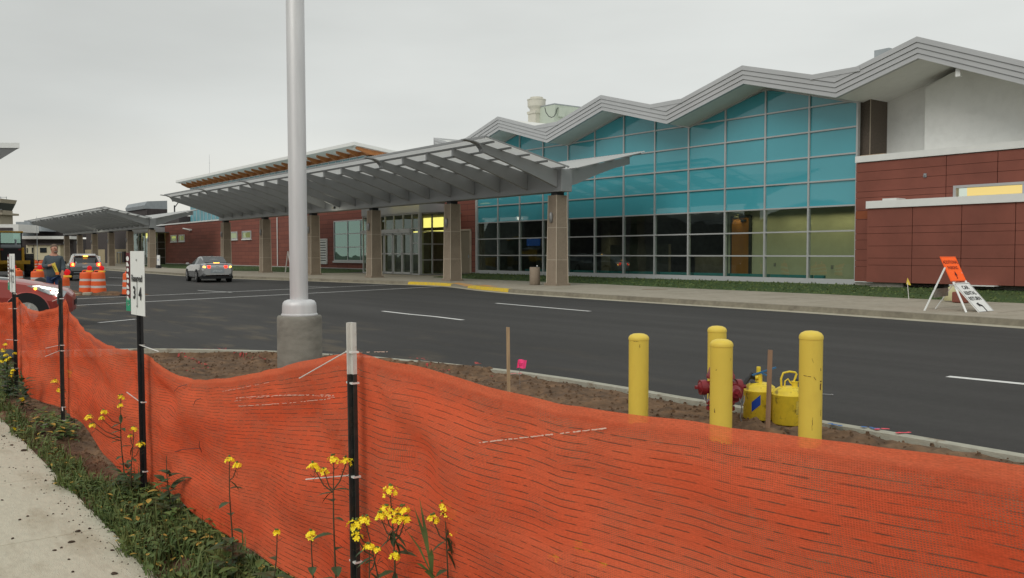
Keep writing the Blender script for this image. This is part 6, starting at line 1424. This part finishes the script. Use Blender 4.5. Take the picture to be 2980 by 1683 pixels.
# ================================================================ DISTANCE
ot=gthing('old_terminal','old terminal with dark upper cladding over a beige block wall','building',95,-6.8,0)
mb=MB(); mb.box((90.2,-7.1,2.25),(128,-12,4.9)); mb.box((81.9,-8.2,5.1),(128,-14,6.2)); gpart('dark_upper_wall',mb,M['dkwall'],ot)
mb=MB(); mb.box((90.2,-6.9,0),(128,-12,2.25)); gpart('beige_wall',mb,M['beige'],ot)
mb=MB(); mb.box((99,-6.88,0),(101,-6.8,2.3)); mb.box((112,-6.88,0),(114,-6.8,2.3)); gpart('door',mb,M['dkwall'],ot)
for px in ((1850,275),):
    pass
vent=gthing('ribbed_roof_monitor','low ribbed grey roof monitor above the farther canopy','roof monitor',84,-12,5)
s0,z0=gt(370,616,-12); s1,z1_=gt(427,611,-12); mb=MB(); mb.box((s1,-12,z0-1.0),(s0,-15,z0)); gpart('monitor_base',mb,M['dkwall'],vent)
mb=MB(); k=10
for i in range(k): a=s1+(s0-s1)*i/k; b=s1+(s0-s1)*(i+.94)/k; mb.prism([(-11.8,z0),(-11.7,z0+.5),(-12.1,z0+1.1),(-15,z0+1.3),(-15,z0)],0,a,b)
gpart('ribbed_cover',mb,M['greymetal'],vent)
gm=gthing('gas_meter_set','grey gas meter pipework against the beige wall','meter',97,-6.6,.1)
for nm,x0,x1 in (('pipe',(343,735),(363,768)),):
    a=gt(*x0,-6.7); b=gt(*x1,-6.7); mb=MB(); mb.tube([(a[0],-6.6,.3),(a[0],-6.6,a[1]),(b[0],-6.6,a[1]),(b[0],-6.6,.3)],.07,8); mb.tube([((a[0]+b[0])/2,-6.6,.3),((a[0]+b[0])/2,-6.6,a[1])],.06,8); gpart('pipework',mb,M['greymetal'],gm); mb=MB(); mb.box((b[0]-.6,-6.7,.4),(b[0]-1.8,-6.2,1.9)); gpart('meter_box',mb,M['dkwall'],gm)
def fpl(px,py,Y): return yd(px,py,Y)
def facebox(mb,x0,y0,x1,y1,Y,depth=8,mi=0):
    a=yd(x0,y0,Y); b=yd(x1,y1,Y); mb.box((a.x,Y,b.z),(b.x,Y+depth,a.z),mi)
hg=thing('distant_hangar','long dark airport building with white eaves far behind the trailer','building',(-80,150,0))
def part(name,mb,m,p): 
    for i,v_ in enumerate(mb.v): mb.v[i]=(v_[0]-p.location.x,v_[1]-p.location.y,v_[2]-p.location.z)
    return build(name,mb,m,p)
mb=MB(); facebox(mb,66,656,205,689,155); a=yd(40,700,150); b=yd(215,770,150); mb.box((a.x,150,0),(b.x,158,yd(50,695,150).z)); part('dark_wall',mb,M['dkwall'],hg)
mb=MB(); facebox(mb,52,687.5,205,696,148,4); part('white_eaves',mb,M['membrane'],hg)
mb=MB(); facebox(mb,55,655,120,673,150,5); facebox(mb,46,646,88,656,149,4); facebox(mb,70,642,112,651,150,4); facebox(mb,55,670,66,689,149,4); part('blue_grey_volume',mb,M['greymetal'],hg)
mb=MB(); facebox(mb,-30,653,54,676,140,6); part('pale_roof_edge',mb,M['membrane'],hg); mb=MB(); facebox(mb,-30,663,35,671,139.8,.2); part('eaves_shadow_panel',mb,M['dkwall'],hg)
tr=thing('site_trailer','cream site office trailer with small dark windows','trailer',(-75,150,0))
mb=MB(); facebox(mb,76,713,176,757,140,3); part('trailer_body',mb,M['cream'],tr)
mb=MB(); facebox(mb,75,709.5,178,713.5,139.7,3.5); part('trailer_roof',mb,M['dkwall'],tr)
mb=MB(); a=yd(76,757,140); b=yd(176,757,140); mb.box((a.x,140.2,0),(b.x,143,a.z)); part('trailer_skirt',mb,M['dark'],tr)
for r_ in ((116,721.5,135,735.5),(92,721,95.5,736),(77.5,722,80,736)): mb=MB(); facebox(mb,*r_,139.9,.1); part('trailer_window',mb,M['carglass'],tr)
mb=MB(); facebox(mb,97.2,714,98.4,757,139.85,.1); part('corner_trim',mb,M['dark'],tr)
ct=thing('control_tower','tan airport control tower with slanted dark cab windows','tower',(yd(-12,700,260).x,260,0))
cx,cy=ct.location.x,260
def zt_(y): return yd(0,y,256).z
def frus(mb,w0,z0,w1,z1,mi=0): mb.add([(cx-w0,cy-w0,z0),(cx+w0,cy-w0,z0),(cx+w0,cy+w0,z0),(cx-w0,cy+w0,z0),(cx-w1,cy-w1,z1),(cx+w1,cy-w1,z1),(cx+w1,cy+w1,z1),(cx-w1,cy+w1,z1)],[(0,3,2,1),(4,5,6,7),(0,1,5,4),(1,2,6,5),(2,3,7,6),(3,0,4,7)],mi)
pw=lambda x:(x+12)/2600*256
mb=MB(); frus(mb,pw(21),0,pw(21),zt_(625)); part('tower_shaft',mb,M['towerc'],ct)
mb=MB(); frus(mb,pw(33),zt_(625),pw(33),zt_(619)); frus(mb,pw(21),zt_(619),pw(21),zt_(611)); part('balcony',mb,M['towerc'],ct)
mb=MB(); frus(mb,pw(20),zt_(611),pw(27),zt_(590)); part('cab_glazing',mb,M['carglass'],ct)
mb=MB(); frus(mb,pw(27),zt_(590),pw(30),zt_(578.5)); part('cab_roof',mb,M['towerc'],ct)
mb=MB()
for x in (33,27,20): 
    for y in (1,-1): mb.bar((cx+pw(x),cy-pw(33)*.98,zt_(619)),(cx+pw(x),cy-pw(33)*.98,zt_(610)),.12)
mb.bar((cx-pw(33),cy-pw(33)*.98,zt_(610)),(cx+pw(33),cy-pw(33)*.98,zt_(610)),.12); mb.bar((cx-pw(20),cy,zt_(572)),(cx+pw(22),cy,zt_(572)),.12)
for x in (-10,5,22): mb.bar((cx+pw(x),cy,zt_(578)),(cx+pw(x),cy,zt_(570)),.12)
part('railing',mb,M['greymetal'],ct)
# roof corner of the building at the left edge (its walls stand outside the photo)
rc=thing('eaves_building','grey building whose flat projecting roof corner enters at the left edge','building',(-40,50,0))
a=yd(57,416,50); b=yd(57,431,50); dl=Vector((-1,-.05,0)).normalized(); db_=Vector((-.62,.78,0)).normalized()
def slab(mb,z0,z1,i0,i1,L1=16,L2=16):
    c=Vector((a.x,50,0)); P=[c+dl*i0+db_*i1,c+dl*L1+db_*i1,c+dl*L1+db_*L2,c+dl*i0+db_*L2]
    mb.add([(p.x,p.y,z0) for p in P]+[(p.x,p.y,z1) for p in P],[(0,3,2,1),(4,5,6,7),(0,1,5,4),(1,2,6,5),(2,3,7,6),(3,0,4,7)])
mb=MB(); slab(mb,b.z,a.z,0,0); part('roof_fascia',mb,M['trim'],rc)
mb=MB(); z=b.z
c=Vector((a.x,50,0)); P=[c+dl*.05+db_*.05,c+dl*16+db_*.05,c+dl*16+db_*16,c+dl*.05+db_*16]; Q=[c+dl*.9+db_*.5,c+dl*16+db_*.5,c+dl*16+db_*16,c+dl*.9+db_*16]
mb.add([(p.x,p.y,z-.01) for p in P]+[(p.x,p.y,z-.55) for p in Q],[(0,1,2,3),(4,5,6,7),(0,1,5,4),(1,2,6,5),(2,3,7,6),(3,0,4,7)]); part('tapered_soffit',mb,M['fascia'],rc)
mb=MB(); slab(mb,z-.9,z-.55,1.0,.8); part('timber_eaves',mb,M['beam'],rc); mb=MB(); slab(mb,0,z-.9,1.6,1.4); part('wall',mb,M['dkwall'],rc)
# thin masts
for px,y0,y1,Y,lb in ((446,596,640,170,'thin antenna mast above the farther canopy'),(610,450,520,190,'very thin tall mast behind the red wing roof'),(108,631,700,130,'thin mast beside the distant hangar')):
    p_=yd(px,y1,Y); q=yd(px,y0,Y); o=MB(); o.tube([(0,0,0),(0,0,q.z)],[.05,.02],6); o.bar((-.2,0,q.z*.92),(.2,0,q.z*.92),.03); b=build('antenna_mast',o,M['greymetal'],loc=(p_.x,Y,0)); tag(b,lb,'mast')
p_=yd(508,615,120); q=yd(508,598,120); o=thing('street_lamp','small distant street lamp rising behind the canopies','street lamp',(p_.x,120,0)); mb=MB(); mb.tube([(0,0,0),(0,0,q.z)],.09,6); mb.tube([(0,0,q.z-.3),(1.0,0,q.z+1.0)],.06,6); build('post',mb,M['dark'],o); mb=MB(); mb.box((.9,-.15,q.z+.95),(1.4,.15,q.z+1.1)); build('lantern',mb,M['dark'],o)
# car park building and trees behind the photographer, seen mirrored in the glass
M['crown']=mat('far_tree_crown',(.03,.045,.02),.9,var=.4,scale=2)
bb=gthing('opposite_hall','long dark hall with a wavy roof behind the photographer, mirrored in the glass','building',-20,75,0)
mb=MB(); xs=[-150+6*i for i in range(50)]
for a,b in zip(xs,xs[1:]):
    f=lambda s: 7.6+1.6*math.sin(s*.17)+.7*math.sin(s*.41)
    mb.add([(a,75,-.3),(b,75,-.3),(b,75,f(b)),(a,75,f(a)),(a,95,-.3),(b,95,-.3),(b,95,f(b)),(a,95,f(a))],[(0,1,2,3),(3,2,6,7),(4,5,6,7)])
gpart('hall_wall',mb,M['opp'],bb)
# ================================================================ CAMERA, LIGHT, SKY
cam=bpy.data.cameras.new('camera'); co=bpy.data.objects.new('camera',cam); COL.objects.link(co)
co.location=(0,0,EYE); co.rotation_euler=(PI/2-PITCH,0,0); cam.sensor_width=36; cam.lens=36*FOC/2980; cam.clip_end=5000; cam.clip_start=.05
scene.camera=co
w=bpy.data.worlds.new('World'); scene.world=w; w.use_nodes=True; t=w.node_tree; n=t.nodes; l=t.links; n.clear()
out=n.new('ShaderNodeOutputWorld'); bg=n.new('ShaderNodeBackground'); bg.inputs[1].default_value=.1; l.new(bg.outputs[0],out.inputs[0])
sk=n.new('ShaderNodeTexSky'); sk.sky_type='NISHITA'; sk.sun_disc=False; sk.sun_elevation=R(38); sk.sun_rotation=R(150); sk.air_density=1; sk.dust_density=3
bw=n.new('ShaderNodeRGBToBW'); l.new(sk.outputs[0],bw.inputs[0])
tc=n.new('ShaderNodeTexCoord'); sx=n.new('ShaderNodeSeparateXYZ'); l.new(tc.outputs['Generated'],sx.inputs[0])
# overcast: layered cloud, brighter to the right and near the horizon
mp=n.new('ShaderNodeMapping'); mp.inputs['Scale'].default_value=(1.2,1.2,4.5); l.new(tc.outputs['Generated'],mp.inputs[0])
no=n.new('ShaderNodeTexNoise'); no.inputs['Scale'].default_value=1.6; no.inputs['Detail'].default_value=5; no.inputs['Roughness'].default_value=.5; l.new(mp.outputs[0],no.inputs['Vector'])
cr=n.new('ShaderNodeMapRange'); cr.inputs[1].default_value=.3; cr.inputs[2].default_value=.7; cr.inputs[3].default_value=.89; cr.inputs[4].default_value=1.09; l.new(no.outputs[0],cr.inputs[0])
gx=n.new('ShaderNodeMapRange'); gx.inputs[1].default_value=-.55; gx.inputs[2].default_value=.25; gx.inputs[3].default_value=.86; gx.inputs[4].default_value=1.09; l.new(sx.outputs['X'],gx.inputs[0])
gzz=n.new('ShaderNodeMapRange'); gzz.inputs[1].default_value=0; gzz.inputs[2].default_value=.16; gzz.inputs[3].default_value=1.16; gzz.inputs[4].default_value=1.0; l.new(sx.outputs['Z'],gzz.inputs[0])
m1=n.new('ShaderNodeMath'); m1.operation='MULTIPLY'; l.new(cr.outputs[0],m1.inputs[0]); l.new(gx.outputs[0],m1.inputs[1])
m2=n.new('ShaderNodeMath'); m2.operation='MULTIPLY'; l.new(m1.outputs[0],m2.inputs[0]); l.new(gzz.outputs[0],m2.inputs[1])
hc=n.new('ShaderNodeMix'); hc.data_type='RGBA'; hc.inputs[6].default_value=(8.1,7.9,7.1,1); hc.inputs[7].default_value=(7.0,7.2,6.95,1)
gh=n.new('ShaderNodeMapRange'); gh.inputs[1].default_value=0; gh.inputs[2].default_value=.14; l.new(sx.outputs['Z'],gh.inputs[0]); l.new(gh.outputs[0],hc.inputs[0])
vm=n.new('ShaderNodeVectorMath'); vm.operation='SCALE'; l.new(hc.outputs[2],vm.inputs[0]); l.new(m2.outputs[0],vm.inputs['Scale'])
mx=n.new('ShaderNodeMix'); mx.data_type='RGBA'; mx.inputs[0].default_value=.04; l.new(vm.outputs[0],mx.inputs[6]); l.new(sk.outputs[0],mx.inputs[7]); l.new(mx.outputs[2],bg.inputs[0])
sl=bpy.data.lights.new('sun','SUN'); sl.energy=1.1; sl.angle=R(35); sl.color=(1,.97,.9); so=bpy.data.objects.new('sun',sl); COL.objects.link(so)
# light comes from behind the photographer, high up
so.rotation_euler=(R(50),0,R(-34)); 
sk.sun_elevation=R(40); sk.sun_rotation=R(180+34)
scene.view_settings.view_transform='Standard'; scene.view_settings.look='None'; scene.view_settings.exposure=0; scene.view_settings.gamma=1
scene.render.resolution_x=1024; scene.render.resolution_y=578
scene.render.engine='CYCLES'
scene.cycles.max_bounces=8; scene.cycles.transparent_max_bounces=12
for o in bpy.data.objects:
    if '_o' in o.keys(): del o['_o']
